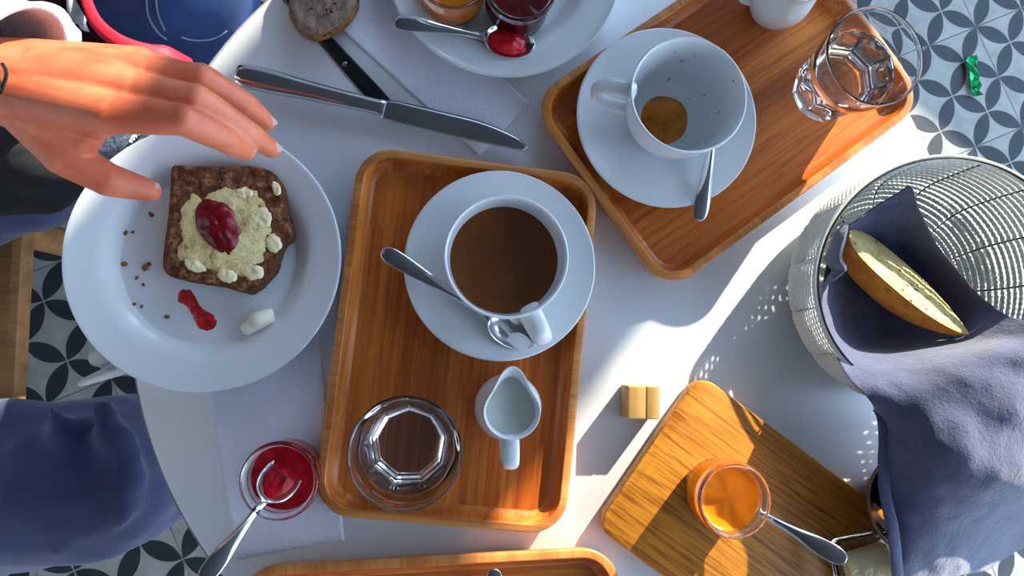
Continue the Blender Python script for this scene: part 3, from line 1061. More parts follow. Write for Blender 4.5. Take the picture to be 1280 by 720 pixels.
# ------------------------------------------------------------------ breads
zp = .0066
ry = outline_thing('rye_bread_slice', [(214, 208), (228, 206), (270, 208), (310, 207), (336, 213), (352, 232), (356, 262), (363, 292), (352, 304), (345, 322), (338, 340), (318, 360), (304, 364), (270, 355), (232, 349), (206, 341), (203, 318), (209, 270), (212, 230)],
                   zp, .019, 'dark rye bread slice with butter and red jam on the left plate', 'bread', M_RYE, M_RYECRUST, 'crumb', 'crust', amp=.0016, nscale=170, bevel=.0022, n=120)
def on_px(px, py, z):
    return W(px, py, z)
def pxsplat(pxs, z, H, name, mat, parent=None, **kw):
    """mound whose outline follows measured points, sitting at height z above the table"""
    P_ = [W(x, y, z) for x, y in pxs]
    c = sum(P_, Vector()) / len(P_)
    n = 48
    o = resample([(p.x - c.x, p.y - c.y) for p in P_], n)
    if sum(o[i].x * o[(i + 1) % n].y - o[(i + 1) % n].x * o[i].y for i in range(n)) < 0:
        o = o[::-1]
    nr = kw.get('nr', 12); amp = kw.get('amp', 0); ns = kw.get('ns', 150); ed = kw.get('edge', 2.0); seed = kw.get('seed', 1.0)
    V, Fc = [(0, 0, H)], []
    for k in range(1, nr + 1):
        q = k / nr
        for p in o:
            x, y = p.x * q, p.y * q
            j = 1 + kw.get('rough', 0.0) * nz((p.x, p.y), 400, seed)
            x, y = x * j, y * j
            zz = H * (1 - q ** ed) + amp * nz((x, y), ns, seed) * (1 - q ** 4)
            V.append((x, y, zz if k < nr else -.0008))
    for i in range(n):
        Fc.append((0, 1 + i, 1 + (i + 1) % n))
    for k in range(nr - 1):
        for i in range(n):
            a, b = 1 + k * n + i, 1 + k * n + (i + 1) % n
            Fc.append((a, a + n, b + n, b))
    loc = Vector((c.x, c.y, T + z))
    if parent is not None:
        loc = loc - Vector(parent.location)
    return mk(name, V, Fc, mat, parent, loc, angle=0)
bz = zp + .019
pxsplat([(240, 240), (252, 250), (262, 240), (300, 232), (318, 236), (332, 252), (334, 270), (342, 288), (338, 310), (322, 332), (304, 346), (282, 344), (262, 338), (240, 332), (222, 326), (216, 312), (228, 302), (222, 286), (226, 262)],
        bz, .0022, 'butter_spread', M_SPREAD, ry, amp=.0022, ns=210, edge=5, rough=.11, seed=2.0)
pxsplat([(244, 258), (256, 248), (276, 250), (292, 260), (300, 280), (303, 298), (296, 316), (287, 322), (272, 316), (252, 298), (243, 280)],
        bz + .001, .0068, 'jam_dollop', M_JAMDARK, ry, amp=.0030, ns=140, edge=2.6, seed=6.0)
for lump_ in (((318, 262), (330, 258), (340, 270), (334, 284), (320, 286), (312, 276)), ((336, 292), (348, 296), (352, 308), (342, 316), (332, 306)), ((296, 236), (312, 236), (318, 244), (304, 250), (294, 246)),
              ((310, 330), (326, 334), (328, 346), (314, 350), (304, 342)), ((232, 322), (250, 326), (258, 338), (244, 340), (230, 332)), ((276, 336), (292, 338), (296, 350), (282, 354), (272, 346)), ((340, 226), (350, 232), (350, 244), (342, 242))):
    pxsplat(lump_, bz + .0006, .0015, 'butter_lump', M_CURD, ry, amp=.0014, ns=260, edge=3, rough=.16, seed=lump_[0][0] * .1, nr=7)
o = pxsplat([(222, 364), (234, 360), (243, 368), (252, 384), (268, 394), (272, 406), (262, 416), (248, 410), (240, 394), (230, 380), (221, 376)], zp - .0008, .0012, 'jam_smear', M_SMEAR, None, amp=.0012, ns=300, edge=4, rough=.12, seed=8.0)
tag(o, 'red jam smear on the left plate below the rye bread', 'jam')
# lump of butter
lb = W(323, 402, .012)
V, Fc = merge(capsule((-.010, -.006, .006), .0052, (.006, .004, .006), .0058, flat=.95), capsule((.000, .002, .0085), .0060, (.008, .007, .007), .0048))
o = organic('butter_piece', [((-.008, -.005, .0055), .0055, (.005, .003, .0055), .0062), ((.000, .002, .0085), .0066, (.007, .006, .006), .0050), ((-.006, -.006, .003), .003, (.009, .001, .003), .0035)], .0011, plain('pale_butter', srgb(232, 228, 206), 0.35, 0, .04, 60), None, 2, .4)
o.location = (lb.x, lb.y, T + .0055)
tag(o, 'small pale lump of butter on the left plate', 'butter')
CRUMBS = ['brown crumb, leftmost in the row left of the rye bread,', 'largest brown crumb, right end of the row left of the rye,', 'small crumb touching the right of the largest crumb', 'small crumb just under the leftmost crumb row', 'lowest crumb under the crumb row, right of another',
          'left one of a close pair of crumbs low', 'right one of a close pair of crumbs low', 'lone crumb just left of the jam smear', 'leftmost of the crumbs high up under the thumb', 'crumb nearest to the thumb tip', 'tiny crumb beside the leftmost crumb under the thumb']
for i, (x, y, s) in enumerate(((156, 330, 2.6), (181, 334, 3.0), (186, 330, 2.0), (171, 347, 1.8), (179, 356, 1.6), (168, 380, 1.8), (177, 383, 1.6), (209, 396, 2.0), (157, 291, 2.4), (189, 268, 2.4), (166, 290, 1.6))):
    p = W(x, y, .0065)
    v, f = lathe([(0, -.4), (.9, -.3), (1, .1), (.6, .5), (0, .55)], 9)
    v = [(a * (1 + .35 * nz((a, b, c), 1.3, i * 3.0)) * .001 * s, b * (1 + .35 * nz((a, b, c), 1.1, i * 5.0)) * .00075 * s, (c + .45) * .001 * s * .8) for a, b, c in v]
    o = mk('bread_crumb', v, f, M_BROWNCRUST, None, (p.x, p.y, T + .0058), (0, 0, i * 1.3), angle=0)
    tag(o, CRUMBS[i] + ' on the left plate', 'crumb', 'bread crumbs on the left plate')

outline_thing('brown_bread_slice', [(361, -40), (360, 0), (361, 16), (370, 30), (381, 38), (392, 41), (406, 38), (422, 29), (436, 16), (445, -4), (446, -50), (420, -72), (385, -66)],
              .0030, .015, 'brown country bread slice at the top edge lying on the dark knife', 'bread', M_GREYCRUMB, M_BROWNCRUST, 'crumb', 'crust', amp=.0014, nscale=150, bevel=.004, n=110)

# ------------------------------------------------------------------ wooden block card holder
wb = W(795, 501, .002)
hl_ = thing('card_holder', 'small wooden card holder block with a slit, beside the middle tray', 'holder', (wb.x, wb.y, T), math.radians(-2))
mk('block', *box(-.0130, .0018, -.0132, .0132, 0, .0262, .0012), M_BEECH, hl_, angle=30)
mk('block', *box(.0026, .0132, -.0132, .0132, 0, .0256, .0008), M_BEECH, hl_, angle=30)
mk('base_strip', *box(-.0120, .0125, -.0120, .0120, .0004, .004), M_BEECH, hl_, smooth=False)

# ------------------------------------------------------------------ basket
BC = Vector((.386, .050, T))
bk = thing('bread_basket', 'round pale woven cord bread basket with a dark wire rim on the right', 'basket', BC)
# the soft basket slouches: its rim is low towards the middle of the table and high on the window side
LEAN = Vector((.86, .51))
def slouch(x, y, z):
    k = (x * LEAN.x + y * LEAN.y) / .103
    return (x + LEAN.x * .006 * z / .07, y + LEAN.y * .006 * z / .07, z * (1 + .28 * k))
def sl(vf):
    return [slouch(*v) for v in vf[0]], vf[1]
prof = [(.064, .003), (.079, .006), (.0890, .013), (.0940, .025), (.0955, .041), (.0960, .056), (.0958, .0700)]
pp = sp2(prof, 12)
cum = [0]
for i in range(1, len(pp)):
    cum.append(cum[-1] + math.dist(pp[i], pp[i - 1]))
NROW = 20
def prof_at(s):
    for i in range(1, len(pp)):
        if cum[i] >= s:
            f = (s - cum[i - 1]) / (cum[i] - cum[i - 1])
            return (pp[i - 1][0] + (pp[i][0] - pp[i - 1][0]) * f, pp[i - 1][1] + (pp[i][1] - pp[i - 1][1]) * f)
    return pp[-1]
for k in range(NROW):
    r, z = prof_at(cum[-1] * k / (NROW - 1))
    seg, cs = 420, 6
    rings = []
    for i in range(seg):
        a = 2 * PI * i / seg
        bead = .62 + .38 * abs(math.sin(a * 67.5 + .5 * k))
        sp_ = abs(math.sin(a * 7.5))                 # cord pulls in at the spokes
        rr = .00215 * bead * (.55 + .45 * min(1, sp_ * 5))
        rr *= .96 * min(1.0, 1 + .30 * math.cos(a - math.atan2(.51, .86)))
        rc = r + .0008 * min(1, sp_ * 3) + .0006 * (bead - .8)
        rings.append([((rc + rr * 1.2 * math.cos(2 * PI * c / cs)) * math.cos(a), (rc + rr * 1.2 * math.cos(2 * PI * c / cs)) * math.sin(a), z + rr * math.sin(2 * PI * c / cs)) for c in range(cs)])
    v, f = sl(loft(rings + [rings[0]], False, False))
    mk('cord_row', v, f, M_CORD, bk, angle=0)
for i in range(15):
    a = 2 * PI * i / 15
    pin = [slouch((r - .0004) * math.cos(a), (r - .0004) * math.sin(a), z) for r, z in [prof_at(cum[-1] * q / 12) for q in range(13)]]
    mk('spoke', *tube(pin, .0008, .0008, 6, up=(math.cos(a), math.sin(a), .01), dense=2), M_WIRE, bk)
mk('base', *lathe([(0, .0005), (.062, .0005), (.066, .003), (.064, .006), (0, .005)], 64), M_CORD, bk)
ring = lambda R_, z_, r_: lathe([(R_ + r_ * math.cos(2 * PI * c / 8), z_ + r_ * math.sin(2 * PI * c / 8)) for c in range(8)][::-1], 128, True)
mk('rim_wire', *sl(ring(.0950, .0738, .0008)), M_WIRE, bk)
mk('rim_cord', *sl(ring(.0964, .0718, .0020)), M_CORD, bk)

# cloth napkin: lies in the basket, rides over the rim and hangs off the table edge
net_px = [
    [(1066, 280, .048), (1085, 264, .050), (1102, 252, .056), (1120, 241, .066), (1135, 232, .076), (1139, 237, .074)],
    [(1046, 290, .046), (1075, 300, .026), (1105, 300, .026), (1130, 295, .032), (1155, 288, .050), (1163, 292, .054)],
    [(1033, 330, .042), (1060, 340, .018), (1100, 345, .013), (1140, 345, .016), (1180, 335, .036), (1200, 342, .046)],
    [(1028, 385, .042), (1060, 395, .018), (1110, 395, .013), (1160, 395, .018), (1215, 383, .042), (1248, 388, .060)],
    [(1040, 432, .044), (1078, 432, .026), (1125, 425, .020), (1180, 424, .034), (1240, 420, .066), (1295, 408, .088)],
    [(1060, 472, .064), (1098, 462, .062), (1140, 452, .060), (1195, 445, .076), (1250, 440, .092), (1325, 432, .098)],
    [(1084, 496, .073), (1112, 492, .079), (1155, 478, .084), (1205, 470, .096), (1265, 466, .100), (1340, 455, .100)],
    [(1097, 526, .058), (1122, 530, .074), (1165, 520, .092), (1212, 508, .097), (1272, 505, .105), (1345, 500, .098)],
    [(1098, 575, .054), (1125, 572, .070), (1165, 565, .093), (1220, 560, .103), (1280, 556, .098), (1350, 560, .084)],
    [(1100, 620, .053), (1130, 618, .063), (1175, 614, .080), (1225, 612, .090), (1285, 606, .084), (1360, 600, .050)],
    [(1110, 668, .054), (1140, 672, .060), (1185, 668, .058), (1230, 664, .046), (1285, 648, .010), (1360, 640, -.050)],
    [(1117, 735, .045), (1145, 735, .044), (1190, 722, .030), (1235, 712, .000), (1285, 683, -.040), (1360, 670, -.090)],
]
net = [[tuple(W(x, y, z) - BC) for x, y, z in r] for r in net_px]
V, Fc, nu, nv = net_surface(net, 8, 8)
V = [Vector(p) + Vector((0, 0, .0030 * nz((p[0] * 1.0, p[1] * 1.6), 28, 3.0) + .0016 * nz(p, 75, 6.0))) for p in V]
cn = thing('cloth_napkin', 'slate blue cloth napkin lining the basket and hanging off the table edge', 'napkin', BC)
mk('cloth', V, Fc, M_CLOTH, cn, solid=.0014, angle=0, sub=1)
# stitched hem along its left hanging edge
hem = [W(x, y, z + .0012) - BC for x, y, z in ((1092, 512, .062), (1104, 530, .064), (1105, 575, .059), (1107, 620, .058), (1117, 668, .060), (1123, 730, .049))]
mk('hem', *tube(hem, [.0010, .0036, .0048, .0050, .0050, .0050], [.0004, .0012, .0013, .0013, .0013, .0013], 10, dense=6), M_CLOTH, cn)
# upright fold bunched against the left wall
fold = [W(x, y, z) - BC for x, y, z in ((1054, 284, .052), (1048, 300, .054), (1042, 322, .052), (1047, 338, .046), (1037, 350, .046))]
mk('fold', *tube(fold, [.002, .0035, .004, .0035, .002], [.006, .010, .011, .009, .006], 10, dense=6), M_CLOTH, cn)

# chunk of baguette on the cloth
ba, bb = W(1068, 296, .042), W(1203, 412, .050)
bx = (bb - ba).normalized()
nrm = Vector((.30, .42, .86)); nrm = (nrm - bx * nrm.dot(bx)).normalized()   # the cut face looks up and away
by = nrm.cross(bx)
bm_ = Matrix((bx, by, nrm)).transposed()
bt_ = thing('baguette_piece', 'cut piece of golden baguette on the cloth in the basket', 'bread', (ba + bb) / 2)
bt_.rotation_euler = bm_.to_euler()
Lh = (bb - ba).length / 2 + .006
def half_w(q):
    return .0195 * (max(1 - abs(q) ** 3.6, 0.0) ** .5 if q < -.1 else max(1 - (q + .1) ** 2 / 1.21, 0.0) ** .75)
V, Fc = [], []
nu_, nv_ = 40, 20
for i in range(nu_ + 1):
    q = -1 + 2 * i / nu_
    w_ = max(half_w(q), .0006)
    for j in range(nv_ + 1):
        a = PI * j / nv_
        V.append((q * Lh, w_ * math.cos(a) * (1 + .02 * nz((q * 3, a), 2, 3)), -w_ * 1.55 * math.sin(a)))
for i in range(nu_):
    for j in range(nv_):
        k = i * (nv_ + 1) + j
        Fc.append((k, k + nv_ + 1, k + nv_ + 2, k + 1))
mk('crust', V, Fc, M_GOLDCRUST, bt_, angle=0)
V, Fc = [], []
for i in range(nu_ + 1):
    q = -1 + 2 * i / nu_
    w_ = max(half_w(q), .0006)
    for j in range(nv_ + 1):
        a = -1 + 2 * j / nv_
        e = min(1, (1 - abs(a)) * 4)
        V.append((q * Lh, w_ * a, (.0010 + .0007 * nz((q * Lh, w_ * a), 200, 4.0)) * e + .0002))
for i in range(nu_):
    for j in range(nv_):
        k = i * (nv_ + 1) + j
        Fc.append((k, k + nv_ + 1, k + nv_ + 2, k + 1))
mk('crumb', V, Fc, M_WHITECRUMB, bt_, angle=0)

# ------------------------------------------------------------------ lower right: dishes and bowl
def square_dish(px_corner, z, ang, label, s=.062):
    c = W(*px_corner, z + .022)
    d1 = Vector((math.cos(ang), math.sin(ang), 0)); d2 = Vector((-math.sin(ang), math.cos(ang), 0))
    cc = c - d1 * (s / 2 - .004) - d2 * (s / 2 - .004)
    t = thing('glass_dish', label, 'dish', (cc.x, cc.y, T + z), ang, 'square glass dishes')
    R = lambda w, zz, r=.008: [(x, y, zz) for x, y in rrect(w, w, r, 6)]
    mk('glass_body', *loft([R(s - .014, 0), R(s - .008, .0015), R(s, .021), R(s - .001, .022), R(s - .004, .022), R(s - .005, .021), R(s - .013, .005), R(s - .020, .004)]), M_GLASS, t, angle=40)
    return t, s
gd, s_ = square_dish((1052, 683), .0162, math.radians(98), 'square glass butter dish at the lower right of the oak board')
mk('butter_block', *box(-.020, .018, -.018, .020, .0042, .015, .002), M_BUTTER, gd, rot=(0, 0, .1), angle=40)
gd2, s_ = square_dish((1121, 668), .0004, math.radians(116), 'square glass dish with white paper sachets beside the hanging cloth napkin', .05)
gd2.location.z = T + .0006
mk('sachet', *box(-.016, .014, -.012, .016, .0042, .007, .001), plain('white_paper', (.85, .85, .85), .8), gd2, rot=(0, 0, .3), angle=30)
tw = W(1151, 632, .038)
tcb = thing('terracotta_bowl', 'brown rimmed terracotta bowl with a dark inside, mostly under the cloth napkin', 'bowl', (tw.x - .003, tw.y + .004, T))
mk('outer_wall', *lathe(sp2([(0, .001), (.014, 0), (.0165, .001), (.022, .010), (.032, .022), (.0425, .037), (.0430, .0385), (.0420, .039), (.0405, .038)], 5), 72), M_TERRA, tcb, angle=60)
mk('inner_glaze', *lathe(sp2([(.0408, .0381), (.036, .031), (.028, .020), (.016, .008), (0, .006)], 5), 72), M_BLACK, tcb, angle=60)

# ------------------------------------------------------------------ crumpled green sheet on the floor
gp = W(1216, 97, -T)
V, Fc = [], []
for i in range(9):
    for j in range(4):
        V.append((-.003 + j * .007 + .008 * nz((i, j), .9, 1.0), .042 - i * .0105, .004 + .006 * abs(nz((i * 1.7, j * 2.1), .8, 4.0)) + (.004 if (i + j) % 2 else 0)))
for i in range(8):
    for j in range(3):
        k = i * 4 + j
        Fc.append((k, k + 4, k + 5, k + 1))
o = mk('green_sheet', V, Fc, M_GREENSHEET, None, (gp.x - .01, gp.y, .0005), (0, 0, .12), smooth=False, solid=.0008)
tag(o, 'small crumpled green sheet on the tiled floor', 'wrapper')

# ------------------------------------------------------------------ people
def HP(px, py, z):
    return tuple(W(px, py, z))
# person on the left: hand over the plate, trousers either side of the wooden chair
p1 = thing('person', 'seated person in navy trousers reaching a left hand over the left plate', 'person', (-.72, -.03, 0))
L1 = Vector(p1.location)
wr = HP(2, 98, .130); fa = HP(-130, 60, .118)
mcp = {'i': HP(138, 142, .156), 'm': HP(162, 112, .148), 'r': HP(178, 90, .136), 'p': HP(176, 80, .120)}
caps = [
    (fa, .031, wr, .0245, dict(flat=.8)), (HP(-330, 10, .10), .036, fa, .031),
    (wr, .024, HP(80, 110, .140), .021, dict(flat=.75)),
    (HP(10, 112, .132), .021, mcp['i'], .0130), (HP(10, 98, .134), .021, mcp['m'], .0130), (HP(10, 90, .130), .020, mcp['r'], .0120), (HP(10, 84, .124), .019, mcp['p'], .0115),
    (HP(20, 120, .122), .022, HP(110, 130, .134), .018), (HP(60, 110, .138), .017, HP(130, 118, .142), .015),
    # index, middle, ring, little finger
    (mcp['i'], .0122, HP(230, 150, .160), .0096), (HP(230, 150, .160), .0101, HP(280, 174, .140), .0083), (HP(280, 174, .140), .0087, HP(307, 189, .120), .0066),
    (mcp['m'], .0122, HP(246, 124, .148), .0094), (HP(246, 124, .148), .0100, HP(305, 162, .126), .0083), (HP(305, 162, .126), .0087, HP(339, 186, .106), .0066),
    (mcp['r'], .0115, HP(252, 97, .134), .0090), (HP(252, 97, .134), .0096, HP(307, 130, .114), .0080), (HP(307, 130, .114), .0084, HP(333, 153, .096), .0064),
    (mcp['p'], .0110, HP(228, 92, .112), .0085), (HP(228, 92, .112), .0086, HP(262, 112, .096), .0075), (HP(262, 112, .096), .0075, HP(284, 130, .084), .0060),
    (HP(60, 96, .138), .0185, HP(142, 104, .140), .0150), (HP(80, 106, .142), .015, HP(150, 118, .146), .0130),
    (HP(105, 118, .148), .0120, HP(148, 126, .147), .0105),
    # tendons over the back of the hand
    (HP(40, 100, .154), .0035, HP(120, 132, .1620), .0025), (HP(40, 88, .150), .0035, HP(142, 104, .1560), .0025), (HP(40, 80, .143), .0035, HP(158, 86, .1450), .0025),
    # thumb
    (HP(32, 132, .124), .0190, HP(80, 194, .116), .0135), (HP(80, 194, .116), .0138, HP(136, 225, .104), .0112), (HP(136, 225, .104), .0117, HP(187, 238, .088), .0078),
    (HP(60, 140, .128), .0190, HP(104, 170, .122), .0120), (HP(90, 135, .138), .0155, HP(122, 152, .142), .0115), (HP(76, 178, .118), .012, HP(112, 168, .126), .009),
]
body = organic('hand', caps, .0014, M_SKIN, p1, 8, .5, (0, 0, 0))
body.location = -L1
# veins and tendons
# nails
def nail(a, b, r, up, parent):
    a, b, up = Vector(a), Vector(b), Vector(up)
    d = (b - a).normalized()
    n_ = (up - d * up.dot(d)).normalized()
    s = n_.cross(d)
    c = b - d * .0035 + n_ * (r * .62)
    v, f = lathe([(0, .0), (.55, .0), (.85, -.08), (1, -.3)], 20)
    V = [c + d * p[0] * .0078 + s * p[1] * r * .74 + n_ * (p[2] * .0006 + .0026 - .0030 * p[1] * p[1]) for p in v]
    mk('fingernail', V, f, M_NAIL, parent, angle=0)
nail(HP(280, 174, .140), HP(307, 189, .120), .0066, (.35, .45, .8), body)
nail(HP(305, 162, .126), HP(339, 186, .106), .0066, (.55, .35, .8), body)
nail(HP(307, 130, .114), HP(333, 153, .096), .0064, (.55, .35, .8), body)
nail(HP(136, 225, .104), HP(187, 238, .088), .0078, (.1, .5, .8), body)
# cuff and sleeve
ax0, ax1 = Vector(HP(-40, 78, .122)), Vector(HP(24, 90, .130))
dr = (ax1 - ax0).normalized()
sy = Vector((0, 0, 1)).cross(dr).normalized(); sz = dr.cross(sy)
rings = []
for q, r in ((-2.6, .046), (-1.2, .045), (-.4, .044), (0, .0395), (.25, .0365), (.8, .0350), (.97, .0345), (1.02, .0330), (.97, .0312), (.6, .0305), (0, .030)):
    c = ax0 + (ax1 - ax0) * q
    rings.append([c + sy * r * 1.12 * math.cos(2 * PI * i / 40) + sz * r * .9 * math.sin(2 * PI * i / 40) + dr * (.013 * math.cos(2 * PI * i / 40) if q > .2 else 0) + Vector((0, .005, .002)) - L1 for i in range(40)])
mk('cuff', *loft(rings, False, False), M_GREYKNIT, p1, angle=0)
br = [HP(3, 80, .158), HP(8, 92, .160), HP(3, 108, .158), HP(-4, 122, .150)]
mk('bracelet', *tube([Vector(p) - L1 for p in br], .0012, .0012, 8), M_BLACK, p1)
# sweater: torso, upper arms, sleeve, hem
sh_l, sh_r = (-.80, .16, 1.12), (-.80, -.24, 1.12)
elb = (-.66, .30, .86)
caps = [((-.80, -.04, .62), .15, (-.82, -.04, .95), .155, dict(flat=.8)), ((-.82, -.14, 1.05), .09, (-.82, .08, 1.05), .09), ((-.82, -.04, 1.1), .06, (-.81, -.04, 1.2), .055),
        (sh_l, .065, elb, .052), (elb, .052, tuple(ax0 - dr * .03), .043), (sh_r, .065, (-.76, -.34, .86), .052), ((-.76, -.34, .86), .05, (-.62, -.30, .68), .042)]
o = organic('sweater', caps, .011, M_GREYKNIT, p1, 4, .5, wrinkle=.006, wscale=18); o.location = -L1
o = organic('sweater_hem', [(HP(10, 34, -.02), .022, HP(55, 36, -.02), .024, dict(flat=.6)), (HP(55, 36, -.02), .022, HP(78, 48, -.02), .016, dict(flat=.6)), (HP(-60, 40, .0), .05, HP(10, 34, -.01), .026)], .003, M_GREYKNIT, p1, 5, .5, wrinkle=.001, wscale=60); o.location = -L1
# head
caps = [((-.80, -.04, 1.18), .052, (-.79, -.04, 1.27), .052), ((-.79, -.04, 1.36), .098, (-.775, -.04, 1.30), .075), ((-.71, -.04, 1.25), .032, (-.73, -.04, 1.30), .04), ((-.695, -.04, 1.325), .010, (-.683, -.04, 1.30), .013), ((-.79, .058, 1.31), .018, (-.795, .06, 1.33), .02), ((-.79, -.138, 1.31), .018, (-.795, -.14, 1.33), .02)]
o = organic('head', caps, .007, M_SKIN, p1, 5, .5); o.location = -L1
o = organic('hair', [((-.82, -.04, 1.37), .104, (-.83, -.04, 1.28), .09), ((-.77, -.04, 1.42), .07, (-.80, -.04, 1.42), .08)], .01, M_HAIR, p1, 3, .5); o.location = -L1
# trousers
def leg(hip, knee, foot, rh, rk, rf, knee2=None):
    return [(hip, rh, knee, rk, dict(flat=.9)), (knee, rk, foot, rf)]
hipR, kneeR = (-.80, -.16, .56), tuple(W(118, 600, -.155))
hipL, kneeL = (-.80, .10, .56), tuple(W(105, 186, -.165))
caps = leg(hipR, kneeR, (kneeR[0] + .01, kneeR[1] + .01, .12), .105, .078, .06) + leg(hipL, kneeL, (kneeL[0] + .02, kneeL[1] + .02, .12), .10, .066, .055) + [((-.82, -.15, .56), .11, (-.82, .09, .56), .11)]
for fold_ in (((62, 512), (84, 556), (96, 610)), ((126, 505), (146, 556), (152, 600)), ((165, 545), (162, 600), (150, 660)), ((20, 560), (60, 640), (70, 700))):
    q_ = [tuple(W(x, y, -.093)) for x, y in fold_]
    caps += [(q_[0], .008, q_[1], .012), (q_[1], .012, q_[2], .006)]
o = organic('trousers', caps, 0.008, M_JEANS, p1, 12, .5, wrinkle=.009, wscale=16); o.location = -L1
for kx_, ky_ in ((kneeR[0], kneeR[1]), (kneeL[0] + .01, kneeL[1] + .01)):
    o = organic('shoe', [((kx_ - .03, ky_, .05), .045, (kx_ + .16, ky_, .04), .038, dict(flat=.8))], .008, M_SHOE, p1, 3, .5); o.location = -L1

# dark lump added for the black shade on the left thigh, under the wrist
ch_top = .45
o = organic('thigh_shade', [(HP(-70, 190, -.085), .050, HP(60, 200, -.085), .040, dict(flat=.5)), (HP(-60, 225, -.09), .034, HP(60, 228, -.09), .030, dict(flat=.6)), (HP(60, 205, -.085), .036, HP(100, 205, -.095), .030)], .005, M_BLACKCLOTH, None, 5, .5, wrinkle=.003, wscale=30)
tag(o, 'dark lump standing for the shade on the left thigh, below the wrist', 'bag')

# chair
cs = W(24, 390, .45 - T)
ch = thing('wooden_chair', 'pale wooden chair whose seat front shows between the navy trouser legs', 'chair', (cs.x - .21, -.03, 0))
mk('seat', *box(-.21, .21, -.21, .21, .415, .45, .012), M_SEAT, ch, angle=40)
for sx in (-.18, .18):
    for sy_ in (-.18, .18):
        mk('leg', *lathe([(0, 0), (.016, 0), (.02, .415), (0, .415)], 16), M_SEAT, ch, (sx, sy_, 0))
mk('backrest', *box(-.205, -.185, -.19, .19, .62, .86, .009), M_SEAT, ch, angle=40)
for sy_ in (-.17, .17):
    mk('back_post', *box(-.208, -.185, sy_ - .015, sy_ + .015, .44, .86, .006), M_SEAT, ch, angle=40)

# scarf ends at the table edge left of the plate
def cloth_bit(name, netpx, mat, label, cat, fringe=None):
    P_ = [[W(*q) for q in r] for r in netpx]
    c = P_[0][0]
    t = thing(name, label, cat, c)
    V, Fc, a, b = net_surface([[tuple(q - c) for q in r] for r in P_], 5, 5)
    V = [Vector(p) + Vector((0, 0, .002 * nz(p, 90, 2.0))) for p in V]
    mk('cloth', V, Fc, mat, t, solid=.003, angle=0)
    if fringe:
        for x0, y0, x1, y1, z in fringe:
            p, q = W(x0, y0, z) - c, W(x1, y1, z - .004) - c
            mk('tassel', *tube([p, (p + q) / 2 + Vector((0, 0, .001)), q], [.0016, .0014, .0006], [.0012, .001, .0006], 6, dense=2), plain('white_yarn', (.75, .75, .8), .9), t)
    return t
cloth_bit('knit_scarf', [[(118, 172, -.05), (150, 158, -.04), (185, 148, -.035)], [(122, 196, -.05), (155, 185, -.042), (190, 172, -.037)], [(128, 222, -.055), (165, 210, -.048), (200, 195, -.042)]],
          M_BLUEKNIT, 'blue grey knitted scarf end with white tassels between hand and plate', 'scarf',
          [(163 + 3 * i, 178 - 3.2 * i, 170 + 3 * i, 166 - 3.0 * i, -.034) for i in range(6)])
cloth_bit('pale_cloth', [[(97, 479, -.030), (112, 471, -.026), (128, 463, -.024), (150, 447, -.028)], [(99, 480, -.032), (116, 473, -.022), (135, 464, -.020), (160, 452, -.026)], [(102, 481, -.036), (120, 476, -.030), (142, 470, -.028), (170, 462, -.030)]],
          plain('white_wool', srgb(205, 205, 212), .95, 0, .1, 80, .6, 400), 'pale woollen cloth tip poking out under the left plate above the navy knee', 'scarf')
o = organic('white_pompom', [(HP(124, 447, -.03), .008, HP(138, 443, -.028), .009), (HP(130, 452, -.03), .006, HP(146, 448, -.03), .008)], .0018, MATS['white_wool'], None, 3, .5, wrinkle=.001, wscale=200)
tag(o, 'fluffy white wool tuft just under the rim of the left plate', 'wool')

# person at the upper left: only a denim knee is in view
p2 = thing('person', 'person in blue jeans seated at the upper left, only a knee in view', 'person', (-.62, .86, 0))
L2 = Vector(p2.location)
k2 = tuple(W(202, -42, -.150)); k3 = tuple(W(-110, -200, -.16))
caps = [((-.52, .86, .56), .10, k2, .083), (k2, .083, (k2[0], k2[1] - .02, .12), .06), ((-.76, .84, .56), .10, k3, .08), (k3, .08, (k3[0], k3[1], .12), .06), ((-.52, .88, .56), .11, (-.76, .88, .56), .11)]
o = organic('jeans', caps, .008, M_DENIM, p2, 5, .5, wrinkle=.005, wscale=14); o.location = -L2
o = organic('jacket', [((-.64, .92, .60), .15, (-.64, .94, .95), .16), ((-.74, .94, 1.06), .09, (-.54, .94, 1.06), .09), ((-.46, .92, 1.08), .065, (-.40, .80, .86), .052), ((-.40, .80, .86), .05, (-.50, .66, .70), .042), ((-.82, .92, 1.08), .065, (-.88, .80, .86), .052), ((-.88, .80, .86), .05, (-.78, .66, .70), .042)], .014, M_BLACKCLOTH, p2, 4, .5, wrinkle=.006, wscale=18); o.location = -L2
o = organic('head', [((-.64, .94, 1.12), .052, (-.64, .93, 1.25), .052), ((-.64, .92, 1.35), .098, (-.64, .905, 1.29), .075), ((-.64, .84, 1.24), .032, (-.64, .86, 1.29), .04), ((-.64, .822, 1.315), .010, (-.64, .81, 1.29), .013)], .008, M_SKIN, p2, 5, .5); o.location = -L2
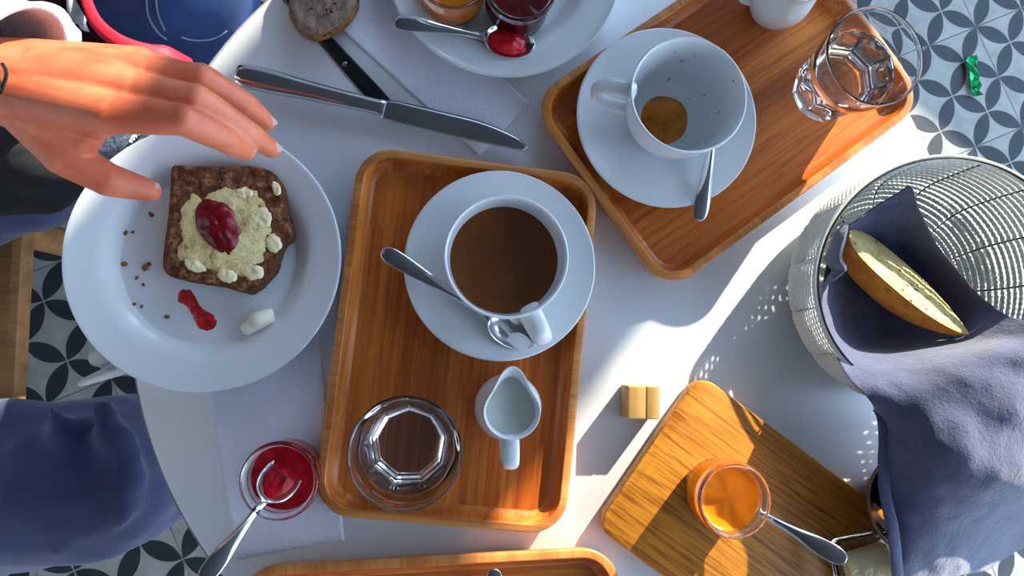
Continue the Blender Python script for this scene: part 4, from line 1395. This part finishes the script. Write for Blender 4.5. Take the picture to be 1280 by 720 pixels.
o = organic('hair', [((-.64, .95, 1.36), .104, (-.64, .96, 1.27), .09)], .011, M_HAIR, p2, 3, .5); o.location = -L2
from mathutils.bvhtree import BVHTree
jm = [x for x in p2.children if x.name.startswith('jeans')][0]
bvh = BVHTree.FromPolygons([v.co.copy() for v in jm.data.vertices], [tuple(p.vertices) for p in jm.data.polygons])
for px_ in (((184, -30), (183, 0), (186, 22), (197, 40), (208, 49)), ((196, -30), (195, 0), (198, 20), (206, 38)), ((226, 46), (240, 50), (258, 50), (272, 46), (284, 38))):
    pts = []
    for x, y in px_:
        d_ = (W(x, y, -.2) - CAM).normalized()
        h_ = bvh.ray_cast(CAM, d_)[0]
        if h_ is not None:
            pts.append(h_ - d_ * .0006)
    if len(pts) > 2:
        mk('seam', *tube(pts, .0011, .0007, 6, dense=4), M_STITCH, jm)
for k in (k2, k3):
    o = organic('shoe', [((k[0], k[1] + .02, .05), .045, (k[0] + .04, k[1] - .14, .04), .038, dict(flat=.8))], .01, M_SHOE, p2, 3, .5); o.location = -L2

# bag with a red strap between the two people
o = organic('maroon_bag', [(HP(40, 20, -.30), .06, HP(150, 85, -.30), .05, dict(flat=.7)), (HP(60, -30, -.30), .05, HP(100, 60, -.31), .05)], .008, M_MAROON, None, 5, .5, wrinkle=.006, wscale=18)
mb = thing('shoulder_bag', 'maroon shoulder bag with a bright red strap between the two people', 'bag', W(120, 50, -.30))
o.parent = mb
o.location = -Vector(mb.location)
o.name = 'bag_body'
st = [W(x, y, z) - Vector(mb.location) for x, y, z in ((98, -40, -.11), (108, 0, -.09), (122, 30, -.075), (150, 53, -.07), (185, 66, -.075), (212, 70, -.085), (238, 78, -.11))]
mk('strap', *tube(st, [.004, .005, .006, .007, .0085, .010, .005], [.004, .004, .004, .004, .004, .004, .003], 12, dense=6), M_RED, mb)
st = [W(x, y, z) - Vector(mb.location) for x, y, z in ((86, -10, -.10), (92, 12, -.10), (100, 27, -.10), (108, 38, -.12))]
mk('buckle_strap', *tube(st, [.002, .006, .006, .001], .003, 10, dense=5), M_GREYKNIT, mb)
